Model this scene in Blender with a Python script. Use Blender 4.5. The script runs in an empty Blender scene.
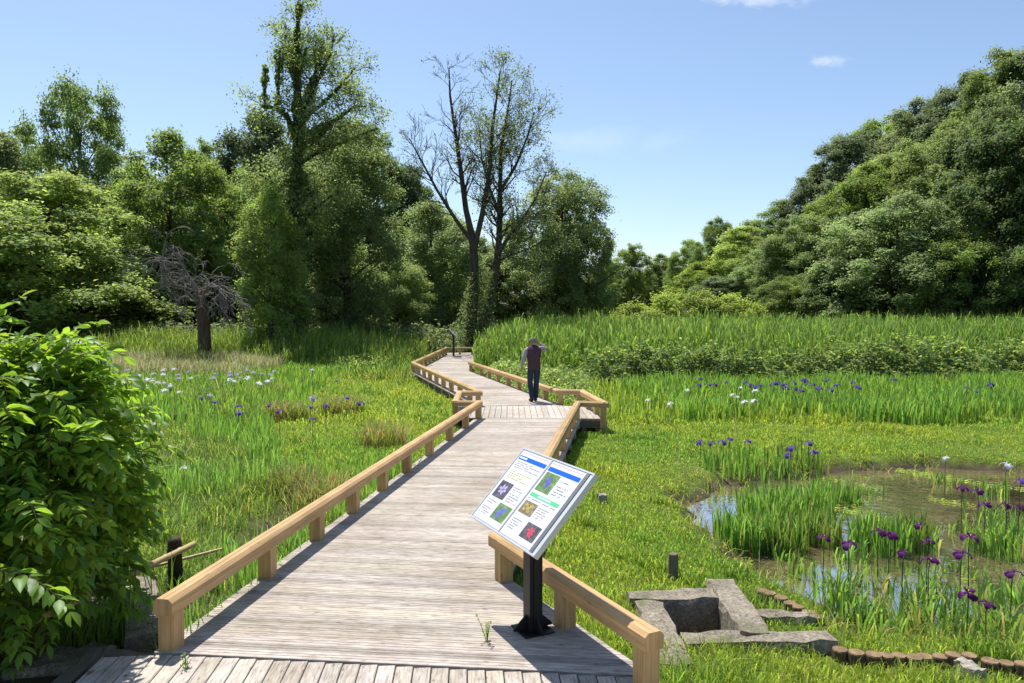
import bpy, math, random
import numpy as np
from mathutils import Vector, Matrix

random.seed(7)
RNG = np.random.default_rng(11)
S = bpy.context.scene
COL = S.collection
R = math.radians

# ------------------------------------------------------------------ camera maths
F = 750.0
CX, CY, HOR = 512.0, 341.5, 310.0
H = 2.25
PITCH = math.atan((CY - HOR) / F)

def ray(px, py):
    x = (px - CX) / F
    y = -(py - CY) / F
    c, s = math.cos(PITCH), math.sin(PITCH)
    return (x, c + y * s, y * c - s)        # camera looks along +Y, pitched down

def at(px, py, z=0.0):
    d = ray(px, py)
    t = (z - H) / d[2]
    return Vector((d[0] * t, d[1] * t, z))

def at_d(px, py, Y):
    d = ray(px, py)
    t = Y / d[1]
    return Vector((d[0] * t, Y, H + d[2] * t))

# ------------------------------------------------------------------ tagging
def tag(o, label=None, cat=None, group=None, kind=None):
    if label: o['label'] = label
    if cat: o['category'] = cat
    if group: o['group'] = group
    if kind: o['kind'] = kind
    return o

def empty(name, loc, rz=0.0, label=None, cat=None, group=None):
    o = bpy.data.objects.new(name, None)
    COL.objects.link(o)
    o.location = loc
    o.rotation_euler = (0, 0, rz)
    o.empty_display_size = 0.1
    return tag(o, label, cat, group)

def copy_tree(o, parent=None):
    c = o.copy()
    COL.objects.link(c)
    if parent is not None: c.parent = parent
    for ch in list(o.children): copy_tree(ch, c)
    return c

# ------------------------------------------------------------------ materials
class N:
    def __init__(self, name):
        self.m = bpy.data.materials.new(name)
        self.m.use_nodes = True
        self.t = self.m.node_tree
        self.t.nodes.clear()
        self.out = self.t.nodes.new('ShaderNodeOutputMaterial')
    def n(self, typ, **kw):
        nd = self.t.nodes.new(typ)
        for k, v in kw.items():
            if k in ('inp',):
                for kk, vv in v.items(): nd.inputs[kk].default_value = vv
            else: setattr(nd, k, v)
        return nd
    def l(self, a, b): self.t.links.new(a, b)
    def ramp(self, fac, stops):
        r = self.n('ShaderNodeValToRGB')
        e = r.color_ramp.elements
        while len(e) < len(stops): e.new(0.5)
        for el, (p, c) in zip(e, stops):
            el.position = p
            el.color = (*c, 1) if len(c) == 3 else c
        self.l(fac, r.inputs[0])
        return r.outputs[0]
    def mix(self, a, b, fac=0.5, mode='MIX'):
        m = self.n('ShaderNodeMix', data_type='RGBA', blend_type=mode)
        for sock, v in ((m.inputs[0], fac), (m.inputs[6], a), (m.inputs[7], b)):
            if hasattr(v, 'links') or isinstance(v, bpy.types.NodeSocket): self.l(v, sock)
            else: sock.default_value = v if not isinstance(v, tuple) else ((*v, 1) if len(v) == 3 else v)
        return m.outputs[2]
    def noise(self, coord, scale, detail=4, rough=0.6, dist=0.0):
        n = self.n('ShaderNodeTexNoise')
        n.inputs['Scale'].default_value = scale
        n.inputs['Detail'].default_value = detail
        n.inputs['Roughness'].default_value = rough
        n.inputs['Distortion'].default_value = dist
        if coord is not None: self.l(coord, n.inputs['Vector'])
        return n.outputs[0]
    def coord(self, kind='Object', scale=None):
        tc = self.n('ShaderNodeTexCoord')
        o = tc.outputs[kind]
        if scale:
            mp = self.n('ShaderNodeMapping')
            mp.inputs['Scale'].default_value = scale
            self.l(o, mp.inputs[0])
            o = mp.outputs[0]
        return o
    def bsdf(self, base, rough=0.6, spec=0.3, metal=0.0, bump=None, bs=0.3, bd=0.01):
        p = self.n('ShaderNodeBsdfPrincipled')
        if isinstance(base, bpy.types.NodeSocket): self.l(base, p.inputs['Base Color'])
        else: p.inputs['Base Color'].default_value = (*base, 1)
        if isinstance(rough, bpy.types.NodeSocket): self.l(rough, p.inputs['Roughness'])
        else: p.inputs['Roughness'].default_value = rough
        p.inputs['Specular IOR Level'].default_value = spec
        p.inputs['Metallic'].default_value = metal
        if bump is not None:
            b = self.n('ShaderNodeBump')
            b.inputs['Strength'].default_value = bs
            b.inputs['Distance'].default_value = bd
            self.l(bump, b.inputs['Height'])
            self.l(b.outputs[0], p.inputs['Normal'])
        return p.outputs[0]
    def done(self, sh):
        self.l(sh, self.out.inputs[0])
        return self.m

def leaf_mat(name, c, trans=0.4, tc=None, rough=0.5, spec=0.35, var=False):
    """foliage: base colour times the per-vertex 'tint', plus light through the leaf"""
    k = N(name)
    a = k.n('ShaderNodeVertexColor', layer_name='tint')
    oi = k.n('ShaderNodeObjectInfo')
    def vary(sock):
        if not var: return sock
        h = k.n('ShaderNodeHueSaturation')
        def rng_(mul, lo, hi):
            m_ = k.n('ShaderNodeMath', operation='MULTIPLY'); k.l(oi.outputs['Random'], m_.inputs[0]); m_.inputs[1].default_value = mul
            f_ = k.n('ShaderNodeMath', operation='FRACT'); k.l(m_.outputs[0], f_.inputs[0])
            r_ = k.n('ShaderNodeMapRange'); k.l(f_.outputs[0], r_.inputs[0]); r_.inputs[3].default_value = lo; r_.inputs[4].default_value = hi
            return r_.outputs[0]
        k.l(rng_(1.0, 0.490, 0.506), h.inputs['Hue']); k.l(rng_(7.3, 0.82, 1.08), h.inputs['Saturation']); k.l(rng_(13.7, 0.82, 1.25), h.inputs['Value'])
        k.l(sock, h.inputs['Color'])
        return h.outputs[0]
    col = vary(k.mix(c, a.outputs[0], 1.0, 'MULTIPLY'))
    p = k.bsdf(col, rough, spec)
    t = k.n('ShaderNodeBsdfTranslucent')
    tcol = k.mix(tc or (min(1, c[0] * 1.65), min(1, c[1] * 1.7), c[2] * 0.95), a.outputs[0], 1.0, 'MULTIPLY')
    tcol = vary(tcol)
    k.l(tcol, t.inputs[0])
    m = k.n('ShaderNodeMixShader')
    m.inputs[0].default_value = trans
    k.l(p, m.inputs[1]); k.l(t.outputs[0], m.inputs[2])
    return k.done(m.outputs[0])

def plain(name, c, rough=0.6, spec=0.3, metal=0.0, var=0.15, scale=8.0, bump=0.0, kind='Object'):
    k = N(name)
    co = k.coord(kind)
    nz = k.noise(co, scale, 5)
    col = k.ramp(nz, [(0.25, tuple(v * (1 - var) for v in c)), (0.75, tuple(min(1, v * (1 + var)) for v in c))])
    return k.done(k.bsdf(col, rough, spec, metal, nz if bump else None, bump, 0.01))

def wood_mat(name, dark, light, grain=(1.2, 60.0, 1.0), rough=0.7, tint=True, knots=True, bump=0.25, blotch=0.35):
    k = N(name)
    uv = k.coord('UV', grain)
    g = k.noise(uv, 1.0, 6, 0.65, 0.6)
    c = k.ramp(g, [(0.28, dark), (0.5, tuple((a + b) / 2 for a, b in zip(dark, light))), (0.72, light)])
    uv2 = k.coord('UV', (1.4, 3.0, 1.0))
    b = k.noise(uv2, 1.6, 3, 0.55)
    bl = k.ramp(b, [(0.3, (1 - blotch,) * 3), (0.65, (1.05, 1.05, 1.05))])
    c = k.mix(c, bl, 1.0, 'MULTIPLY')
    if knots:
        uv3 = k.coord('UV', (3.0, 16.0, 1.0))
        v = k.n('ShaderNodeTexVoronoi')
        v.inputs['Scale'].default_value = 1.0
        k.l(uv3, v.inputs['Vector'])
        kn = k.ramp(v.outputs['Distance'], [(0.03, (0.35, 0.3, 0.27)), (0.12, (1, 1, 1))])
        c = k.mix(c, kn, 0.8, 'MULTIPLY')
    if tint:
        a = k.n('ShaderNodeVertexColor', layer_name='tint')
        c = k.mix(c, a.outputs[0], 1.0, 'MULTIPLY')
    return k.done(k.bsdf(c, rough, 0.25, 0, g, bump, 0.004))

M = {}
def deck_mat():
    k = N('weathered_deck_wood')
    g = k.noise(k.coord('UV', (6.5, 75, 1)), 1.0, 6, 0.7, 0.8)
    c = k.ramp(g, [(0.27, (0.23, 0.20, 0.165)), (0.46, (0.44, 0.395, 0.345)), (0.68, (0.62, 0.575, 0.515))])
    b = k.noise(k.coord('UV', (7.0, 22, 1)), 1.0, 4, 0.7, 0.5)
    c = k.mix(c, k.ramp(b, [(0.28, (0.66, 0.62, 0.58)), (0.5, (1, 1, 1)), (0.75, (1.12, 1.1, 1.08))]), 1.0, 'MULTIPLY')
    v = k.n('ShaderNodeTexVoronoi'); v.inputs['Scale'].default_value = 1.0
    k.l(k.coord('UV', (5.5, 17, 1)), v.inputs['Vector'])
    c = k.mix(c, k.ramp(v.outputs['Distance'], [(0.06, (0.42, 0.36, 0.31)), (0.16, (1, 1, 1))]), 0.85, 'MULTIPLY')
    dirt = k.noise(k.coord('Object'), 0.9, 5, 0.65)
    c = k.mix(c, k.ramp(dirt, [(0.32, (0.80, 0.76, 0.72)), (0.6, (1.05, 1.05, 1.05))]), 1.0, 'MULTIPLY')
    a = k.n('ShaderNodeVertexColor', layer_name='tint')
    c = k.mix(c, a.outputs[0], 1.0, 'MULTIPLY')
    return k.done(k.bsdf(c, 0.85, 0.2, 0, g, 0.35, 0.004))
M['deck'] = deck_mat()
M['rail'] = wood_mat('new_pine_wood', (0.37, 0.215, 0.082), (0.66, 0.45, 0.225), (1.3, 46, 1), 0.6, True, True, 0.3, 0.22)
M['old_timber'] = wood_mat('old_grey_timber', (0.10, 0.08, 0.06), (0.26, 0.22, 0.17), (2, 50, 1), 0.85)
M['log_side'] = wood_mat('brown_log_bark', (0.07, 0.045, 0.025), (0.20, 0.135, 0.08), (2, 30, 1), 0.9)
M['dark_timber'] = wood_mat('dark_wet_timber', (0.03, 0.02, 0.014), (0.09, 0.06, 0.04), (2, 50, 1), 0.8)
M['black'] = plain('black_painted_steel', (0.012, 0.011, 0.012), 0.45, 0.4, 0, 0.3, 30, 0.05)
M['alu'] = plain('brushed_aluminium', (0.58, 0.59, 0.60), 0.4, 0.5, 0.25, 0.06, 30)
M['alu_dark'] = plain('grey_aluminium_channel', (0.22, 0.225, 0.23), 0.45, 0.5, 0.6, 0.1, 30)
M['paper'] = plain('white_poster_paper', (0.66, 0.66, 0.67), 0.35, 0.4, 0, 0.02, 4)
M['blue'] = plain('poster_blue_bar', (0.005, 0.11, 0.52), 0.4, 0.3, 0, 0.03)
M['pgreen'] = plain('poster_green_bar', (0.10, 0.55, 0.22), 0.4, 0.3, 0, 0.03)
M['pyellow'] = plain('poster_pale_yellow_box', (0.80, 0.82, 0.55), 0.4, 0.3, 0, 0.03)
M['ink'] = plain('poster_grey_ink', (0.22, 0.22, 0.24), 0.5, 0.3, 0, 0.1)
M['ink_light'] = plain('poster_white_ink', (0.8, 0.85, 0.9), 0.5, 0.3, 0, 0.05)
M['redline'] = plain('poster_thin_red_line', (0.45, 0.22, 0.24), 0.5, 0.3, 0, 0.05)

def conc():
    k = N('mossy_old_concrete')
    co = k.coord('Object')
    a = k.noise(co, 6, 6, 0.7)
    b = k.noise(co, 45, 4, 0.7)
    c = k.ramp(a, [(0.3, (0.15, 0.13, 0.10)), (0.5, (0.27, 0.24, 0.19)), (0.72, (0.42, 0.38, 0.31))])
    d = k.ramp(b, [(0.35, (0.45, 0.43, 0.40)), (0.6, (1.15, 1.12, 1.08))])
    c = k.mix(c, d, 1.0, 'MULTIPLY')
    ms = k.ramp(k.noise(co, 3.1, 5), [(0.50, (0, 0, 0)), (0.66, (0.85, 0.85, 0.85))])
    c = k.mix(c, (0.09, 0.10, 0.035), ms)
    return k.done(k.bsdf(c, 0.9, 0.2, 0, b, 0.6, 0.015))
M['concrete'] = conc()
M['stone'] = plain('pale_stone', (0.34, 0.30, 0.245), 0.85, 0.2, 0, 0.35, 22, 0.5)

def bark(name, a, b, scale=6):
    k = N(name)
    co = k.coord('Object', (1, 1, 0.25))
    n = k.noise(co, scale, 6, 0.7, 0.4)
    c = k.ramp(n, [(0.3, a), (0.7, b)])
    return k.done(k.bsdf(c, 0.9, 0.15, 0, n, 0.7, 0.03))
M['bark'] = bark('brown_grey_bark', (0.035, 0.028, 0.022), (0.12, 0.10, 0.08))
M['bark_dark'] = bark('dark_bark', (0.018, 0.015, 0.012), (0.065, 0.055, 0.045))
M['bark_dead'] = bark('bleached_dead_wood', (0.115, 0.098, 0.083), (0.30, 0.262, 0.23), 9)
M['bark_red'] = bark('brown_rough_bark', (0.05, 0.032, 0.022), (0.14, 0.095, 0.065), 8)
M['twig'] = plain('shrub_twig', (0.10, 0.075, 0.04), 0.7, 0.2, 0, 0.3, 20)

def bamboo():
    k = N('dried_bamboo')
    uv = k.coord('UV', (1.2, 12, 1))
    n = k.noise(uv, 2, 4)
    c = k.ramp(n, [(0.3, (0.36, 0.24, 0.10)), (0.7, (0.58, 0.44, 0.22))])
    return k.done(k.bsdf(c, 0.45, 0.4))
M['bamboo'] = bamboo()

# foliage
M['lf_mid'] = leaf_mat('broadleaf_mid_green', (0.190, 0.252, 0.094), 0.55, rough=0.55, spec=0.22, var=True)
M['lf_bright'] = leaf_mat('broadleaf_bright_green', (0.250, 0.320, 0.098), 0.57, rough=0.6, spec=0.2, var=True)
M['lf_dark'] = leaf_mat('evergreen_dark_green', (0.128, 0.180, 0.080), 0.48, rough=0.55, spec=0.25, var=True)
M['lf_grey'] = leaf_mat('willow_grey_green', (0.218, 0.272, 0.118), 0.58, rough=0.6, spec=0.2, var=True)
M['lf_shrub'] = leaf_mat('glossy_shrub_leaf', (0.098, 0.195, 0.030), 0.50, (0.36, 0.54, 0.04), rough=0.45, spec=0.35)
M['lf_yellow'] = leaf_mat('yellow_green_leaf', (0.27, 0.33, 0.085), 0.5, rough=0.6, spec=0.2)
M['reed'] = leaf_mat('reed_leaf', (0.142, 0.240, 0.050), 0.5, (0.31, 0.46, 0.07), rough=0.55, spec=0.25)
M['grass'] = leaf_mat('grass_blade', (0.205, 0.300, 0.045), 0.52, (0.45, 0.59, 0.07), rough=0.6, spec=0.2)
M['iris_leaf'] = leaf_mat('iris_leaf', (0.125, 0.245, 0.050), 0.54, (0.30, 0.52, 0.07), rough=0.5, spec=0.3)
M['lf_alder'] = leaf_mat('alder_pale_green', (0.25, 0.32, 0.105), 0.6, rough=0.5, spec=0.3)
M['sedge'] = leaf_mat('sedge_blade', (0.20, 0.25, 0.07), 0.5, rough=0.6, spec=0.2)
M['dry'] = leaf_mat('dry_grass', (0.40, 0.38, 0.17), 0.45, (0.48, 0.46, 0.2))

def petal(name, c, tc):
    return leaf_mat(name, c, 0.35, tc, 0.6, 0.2)
M['petal_purple'] = petal('purple_iris_petal', (0.085, 0.009, 0.105), (0.15, 0.010, 0.18))
M['petal_violet'] = petal('violet_iris_petal', (0.10, 0.045, 0.31), (0.16, 0.06, 0.42))
M['petal_lav'] = petal('lavender_iris_petal', (0.48, 0.42, 0.68), (0.5, 0.45, 0.7))
M['petal_white'] = petal('white_iris_petal', (0.80, 0.79, 0.82), (0.6, 0.6, 0.6))
M['petal_heart'] = plain('yellow_iris_signal', (0.75, 0.5, 0.03), 0.6)
M['stem'] = plain('green_flower_stem', (0.05, 0.09, 0.025), 0.6)

def ground_mat():
    k = N('marsh_ground')
    co = k.coord('Object')
    a = k.noise(co, 0.35, 5, 0.6)
    b = k.noise(co, 6, 6, 0.7)
    c = k.ramp(a, [(0.35, (0.085, 0.125, 0.020)), (0.65, (0.125, 0.170, 0.024))])
    d = k.ramp(b, [(0.35, (0.55, 0.5, 0.45)), (0.6, (1.1, 1.1, 1.0))])
    c = k.mix(c, d, 1.0, 'MULTIPLY')
    at_ = k.n('ShaderNodeVertexColor', layer_name='tint')       # r = bare wet mud, g = leaf litter under the trees
    sp = k.n('ShaderNodeSeparateColor')
    k.l(at_.outputs[0], sp.inputs[0])
    mud = k.ramp(b, [(0.3, (0.045, 0.033, 0.020)), (0.7, (0.115, 0.088, 0.055))])
    c = k.mix(c, mud, sp.outputs[0])
    lit = k.ramp(b, [(0.3, (0.022, 0.030, 0.010)), (0.7, (0.05, 0.065, 0.020))])
    c = k.mix(c, lit, sp.outputs[1])
    return k.done(k.bsdf(c, 0.9, 0.15, 0, b, 0.6, 0.04))
M['ground'] = ground_mat()

def water_mat():
    k = N('shallow_pond_water')
    co = k.coord('Object')
    n = k.noise(co, 5.0, 3, 0.55)
    p = k.n('ShaderNodeBsdfPrincipled')
    p.inputs['Base Color'].default_value = (0.55, 0.52, 0.42, 1)
    p.inputs['Roughness'].default_value = 0.04
    p.inputs['IOR'].default_value = 1.333
    p.inputs['Transmission Weight'].default_value = 1.0
    b = k.n('ShaderNodeBump')
    b.inputs['Strength'].default_value = 0.22
    b.inputs['Distance'].default_value = 0.03
    k.l(n, b.inputs['Height']); k.l(b.outputs[0], p.inputs['Normal'])
    # murky, with floating dust and algae in irregular rafts
    film = k.n('ShaderNodeBsdfDiffuse')
    fc = k.ramp(k.noise(co, 14, 4), [(0.35, (0.085, 0.062, 0.03)), (0.65, (0.18, 0.14, 0.075))])
    k.l(fc, film.inputs[0])
    fm = k.ramp(k.noise(co, 1.7, 6, 0.68), [(0.42, (0.18, 0.18, 0.18)), (0.64, (0.68, 0.68, 0.68))])
    m = k.n('ShaderNodeMixShader')
    k.l(fm, m.inputs[0]); k.l(p.outputs[0], m.inputs[1]); k.l(film.outputs[0], m.inputs[2])
    return k.done(m.outputs[0])
M['water'] = water_mat()

# ------------------------------------------------------------------ mesh builders
def np_mesh(name, verts, faces, mat, parent=None, tint=None, smooth=False, mats=None, fmat=None):
    """verts (V,3); faces = list of int arrays (n,k); tint (V,3)"""
    me = bpy.data.meshes.new(name)
    V = len(verts)
    me.vertices.add(V)
    me.vertices.foreach_set('co', np.ascontiguousarray(verts, dtype=np.float32).ravel())
    loops = np.concatenate([f.ravel() for f in faces]).astype(np.int32)
    tot = np.concatenate([np.full(len(f), f.shape[1], dtype=np.int32) for f in faces])
    start = np.concatenate([[0], np.cumsum(tot)[:-1]]).astype(np.int32)
    me.loops.add(len(loops))
    me.loops.foreach_set('vertex_index', loops)
    me.polygons.add(len(tot))
    me.polygons.foreach_set('loop_start', start)
    me.polygons.foreach_set('loop_total', tot)
    if smooth: me.polygons.foreach_set('use_smooth', np.ones(len(tot), dtype=bool))
    if tint is not None:
        at_ = me.attributes.new('tint', 'FLOAT_COLOR', 'POINT')
        c = np.ones((V, 4), dtype=np.float32)
        c[:, :3] = tint
        at_.data.foreach_set('color', c.ravel())
    for m in (mats or [mat]): me.materials.append(m)
    if fmat is not None: me.polygons.foreach_set('material_index', fmat.astype(np.int32))
    me.update(calc_edges=True)
    o = bpy.data.objects.new(name, me)
    COL.objects.link(o)
    if parent is not None: o.parent = parent
    return o

class MB:
    """collects beams, tubes and polygons into ONE mesh with a board-wise UV and a per-vertex tint"""
    def __init__(self): self.v, self.f, self.uv, self.t, self.mi = [], [], [], [], []
    def add(self, vs, fs, uvs=None, tint=(1, 1, 1), mi=0):
        b = len(self.v)
        self.v += [tuple(v) for v in vs]
        self.t += [tint] * len(vs)
        for i, f in enumerate(fs):
            self.f.append(tuple(b + j for j in f))
            self.uv.append(uvs[i] if uvs else [(0, 0)] * len(f))
            self.mi.append(mi)
    def prism(self, p0, p1, prof, up=(0, 0, 1), tint=None, mi=0, uvo=None, skew0=None, skew1=None):
        p0, p1 = Vector(p0), Vector(p1)
        d = (p1 - p0)
        L = d.length
        d.normalize()
        s = d.cross(Vector(up)).normalized()
        u = s.cross(d).normalized()
        n = len(prof)
        uo = random.uniform(0, 50) if uvo is None else uvo
        vo = random.uniform(0, 50)
        r0 = skew0 or 0.0
        r1 = skew1 or 0.0
        vs = [p0 + s * a + u * b + d * (a * r0) for a, b in prof] + [p1 + s * a + u * b + d * (a * r1) for a, b in prof]
        fs, uv = [], []
        acc = 0
        for i in range(n):
            j = (i + 1) % n
            w = math.dist(prof[i], prof[j])
            fs.append((i, n + i, n + j, j))
            uv.append([(uo, vo + acc), (uo + L, vo + acc), (uo + L, vo + acc + w), (uo, vo + acc + w)])
            acc += w
        fs.append(tuple(range(n)))
        uv.append([(uo + b, vo + a) for a, b in prof])
        fs.append(tuple(range(2 * n - 1, n - 1, -1)))
        uv.append([(uo + b, vo + a) for a, b in reversed(prof)])
        if tint is None:
            q = random.uniform(0.86, 1.1)
            tint = (q, q * random.uniform(0.97, 1.02), q * random.uniform(0.94, 1.02))
        self.add(vs, fs, uv, tint, mi)
    def beam(self, p0, p1, w, h, ch=0.0, **kw):
        a, b = w / 2, h / 2
        if ch: prof = [(-a, -b), (a, -b), (a, b - ch), (a - ch, b), (-a + ch, b), (-a, b - ch)]
        else: prof = [(-a, -b), (a, -b), (a, b), (-a, b)]
        self.prism(p0, p1, prof, **kw)
    def tube(self, pts, rads, n=6, tint=(1, 1, 1), caps=True, mi=0):
        pts = [Vector(p) for p in pts]
        rings, fs, uv = [], [], []
        L = 0
        prev = None
        for i, p in enumerate(pts):
            d = (pts[min(i + 1, len(pts) - 1)] - pts[max(i - 1, 0)])
            if d.length < 1e-9: d = Vector((0, 0, 1))
            d.normalize()
            a = Vector((0, 0, 1)) if abs(d.z) < 0.93 else Vector((1, 0, 0))
            if prev is not None:
                s = (prev - d * prev.dot(d))
                s = s.normalized() if s.length > 1e-6 else d.cross(a).normalized()
            else: s = d.cross(a).normalized()
            prev = s
            u = d.cross(s)
            r = rads[i]
            rings += [p + (s * math.cos(2 * math.pi * k / n) + u * math.sin(2 * math.pi * k / n)) * r for k in range(n)]
        for i in range(len(pts) - 1):
            l2 = L + (pts[i + 1] - pts[i]).length
            for k in range(n):
                k2 = (k + 1) % n
                fs.append((i * n + k, i * n + k2, (i + 1) * n + k2, (i + 1) * n + k))
                uv.append([(L, k / n), (L, (k + 1) / n), (l2, (k + 1) / n), (l2, k / n)])
            L = l2
        if caps:
            fs.append(tuple(range(n - 1, -1, -1))); uv.append([(0, 0)] * n)
            b = (len(pts) - 1) * n
            fs.append(tuple(range(b, b + n))); uv.append([(0, 0)] * n)
        self.add(rings, fs, uv, tint, mi)
    def build(self, name, mat, parent=None, smooth=False, loc=None):
        me = bpy.data.meshes.new(name)
        v = self.v
        if loc is not None: v = [(a - loc[0], b - loc[1], c - loc[2]) for a, b, c in v]
        me.from_pydata(v, [], self.f)
        ul = me.uv_layers.new(name='UVMap')
        ul.data.foreach_set('uv', [c for face in self.uv for p in face for c in p])
        a = me.attributes.new('tint', 'FLOAT_COLOR', 'POINT')
        a.data.foreach_set('color', [c for t in self.t for c in (*t, 1.0)])
        for m in (mat if isinstance(mat, (list, tuple)) else [mat]): me.materials.append(m)
        if isinstance(mat, (list, tuple)): me.polygons.foreach_set('material_index', self.mi)
        if smooth: me.polygons.foreach_set('use_smooth', [True] * len(self.f))
        me.update()
        o = bpy.data.objects.new(name, me)
        COL.objects.link(o)
        if parent is not None: o.parent = parent
        if loc is not None and parent is None: o.location = loc
        return o

def unit(a): return a / np.maximum(np.linalg.norm(a, axis=1, keepdims=True), 1e-9)

def leaves(name, pos, nrm, size, tint, mat, parent=None, aspect=0.5, rng=RNG, along=None, fold=0.12, smooth=False):
    """one four-cornered, slightly folded leaf per point"""
    n = len(pos)
    nrm = unit(nrm)
    a = rng.normal(size=(n, 3)) if along is None else along
    u = unit(a - nrm * np.sum(a * nrm, axis=1, keepdims=True))
    w = np.cross(nrm, u)
    s = size[:, None]
    base = pos - u * s * 0.5
    tip = pos + u * s * 0.5 - nrm * s * fold
    l = pos + w * s * aspect * 0.5 + nrm * s * fold - u * s * 0.08
    r = pos - w * s * aspect * 0.5 + nrm * s * fold - u * s * 0.08
    v = np.stack([base, l, tip, r], axis=1).reshape(-1, 3)
    f = np.arange(4 * n).reshape(-1, 4)
    return np_mesh(name, v, [f], mat, parent, np.repeat(tint, 4, axis=0), smooth)

def blades(name, pos, h, w, lean, mat, tint, parent=None, rng=RNG, droop=0.35, tipdark=0.0, smooth=False):
    """grass-like blades: tapering, bending strips of three pieces; pos (n,3), h, w, lean (n,)"""
    n = len(pos)
    az = rng.uniform(0, 2 * np.pi, n)
    d = np.stack([np.cos(az), np.sin(az), np.zeros(n)], 1)
    fa = az + np.pi / 2 + rng.normal(0, 0.7, n)
    sdir = np.stack([np.cos(fa), np.sin(fa), np.zeros(n)], 1) * (w / 2)[:, None]
    up = np.array([0, 0, 1.0])
    H_, L_ = h[:, None], lean[:, None]
    dr = droop * L_ * H_
    p0 = pos
    p1 = pos + up * H_ * 0.40 + d * L_ * H_ * 0.12
    p2 = pos + up * (H_ * 0.78 - dr * 0.15) + d * L_ * H_ * 0.42
    p3 = pos + up * (H_ * 1.0 - dr * 0.8) + d * L_ * H_ * 0.95
    v = np.stack([p0 - sdir * 0.8, p0 + sdir * 0.8, p1 - sdir, p1 + sdir, p2 - sdir * 0.7, p2 + sdir * 0.7, p3], 1).reshape(-1, 3)
    b = np.arange(n) * 7
    q = np.concatenate([np.stack([b, b + 1, b + 3, b + 2], 1), np.stack([b + 2, b + 3, b + 5, b + 4], 1)])
    t = np.stack([b + 4, b + 5, b + 6], 1)
    return np_mesh(name, v, [q, t], mat, parent, np.repeat(tint, 7, axis=0), smooth)

def tints(n, rng, amp=0.2, hue=0.12, base=1.0):
    b = base * np.exp(rng.normal(0, amp, n))
    t = np.stack([b * (1 + rng.normal(0, hue, n)), b, b * (1 + rng.normal(0, hue, n))], 1)
    return np.clip(t, 0.05, 2.5)

def inpoly(x, y, poly):
    c = np.zeros(len(x), dtype=bool)
    j = len(poly) - 1
    for i in range(len(poly)):
        xi, yi = poly[i][0], poly[i][1]
        xj, yj = poly[j][0], poly[j][1]
        if yi != yj:
            k = ((yi > y) != (yj > y)) & (x < (xj - xi) * (y - yi) / (yj - yi) + xi)
            c ^= k
        j = i
    return c

def polydist(x, y, poly):
    """distance to the outline, negative inside"""
    dm = np.full(len(x), 1e9)
    for i in range(len(poly)):
        ax, ay = poly[i][0], poly[i][1]
        bx, by = poly[(i + 1) % len(poly)][0], poly[(i + 1) % len(poly)][1]
        dx, dy = bx - ax, by - ay
        t = np.clip(((x - ax) * dx + (y - ay) * dy) / (dx * dx + dy * dy + 1e-9), 0, 1)
        dm = np.minimum(dm, np.hypot(x - ax - t * dx, y - ay - t * dy))
    return np.where(inpoly(x, y, poly), -dm, dm)

def wob(x, y, s, seed=0.0):
    """cheap smooth noise, about -1..1"""
    return (np.sin(x * s + 1.3 * np.sin(y * s * 0.7 + seed) + seed * 1.7) * np.cos(y * s * 1.1 + 1.1 * np.sin(x * s * 0.8 - seed))
            + 0.5 * np.sin(x * s * 2.3 + y * s * 1.9 + seed * 2.1)) / 1.5

# ------------------------------------------------------------------ layout of the boardwalk (metres)
def g(px, py, z=0.0):
    p = at(px, py, z)
    return (p.x, p.y)

L1a, L1b = g(166, 652), g(479, 418)
JA = (L1b[0] - 0.50, L1b[1] + 0.02)
JB = (JA[0] - 0.04, 17.45)
L2a = (-0.76, 17.5)
L2b = (-3.62, 27.3)
L3b = (-3.35, 38.0)
L4b = (-1.95, 38.1)
R1a, R1b = g(650, 690), g(500, 577)
R2b = (1.36, 15.5)
RE = (1.92, 15.35)
RF = (1.66, 17.7)
R3a = (1.10, 17.8)
R3b = (-1.55, 27.6)

WALK_MAIN = [(-2.22, 4.78), (0.98, 4.78), (0.86, 4.55), (R1a[0] - 0.04, R1a[1] + 0.12), R1b, (R2b[0], R2b[1]), L1b, L1a]
def lerp(a, b, t): return (a[0] + (b[0] - a[0]) * t, a[1] + (b[1] - a[1]) * t)
DECK_POLYS = [
    [(-2.9, -3), (1.75, -3), (1.75, 4.40), (0.92, 4.46), (0.9, 4.8), (-2.3, 4.8), (-2.9, 4.8)],
    [L1a, L1b, R2b, R1b, R1a],
    [L1b, JA, JB, L2a, R3a, RF, RE, R2b],
    [L2a, L2b, R3b, R3a],
    [L2b, L3b, (-1.95, 38.3), R3b],
    [(-3.4, 37.9), (-3.4, 40), (-1.9, 40), (-1.9, 38), (-2, 37.9)],
]
POND = [g(*p, -0.42) for p in ((672, 503), (712, 486), (745, 478), (790, 476), (830, 470), (930, 466), (1040, 472), (1180, 480),
                               (1300, 560), (1200, 672), (1024, 660), (935, 653), (850, 650), (832, 638), (822, 622), (792, 606), (742, 577), (696, 546))]
PUDDLE = [g(*p, -0.42) for p in ((228, 545), (250, 528), (275, 512), (330, 505), (335, 520), (300, 535), (262, 560), (232, 562))]
PIT_R = (1.24, 1.74, 5.56, 6.12)

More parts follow.
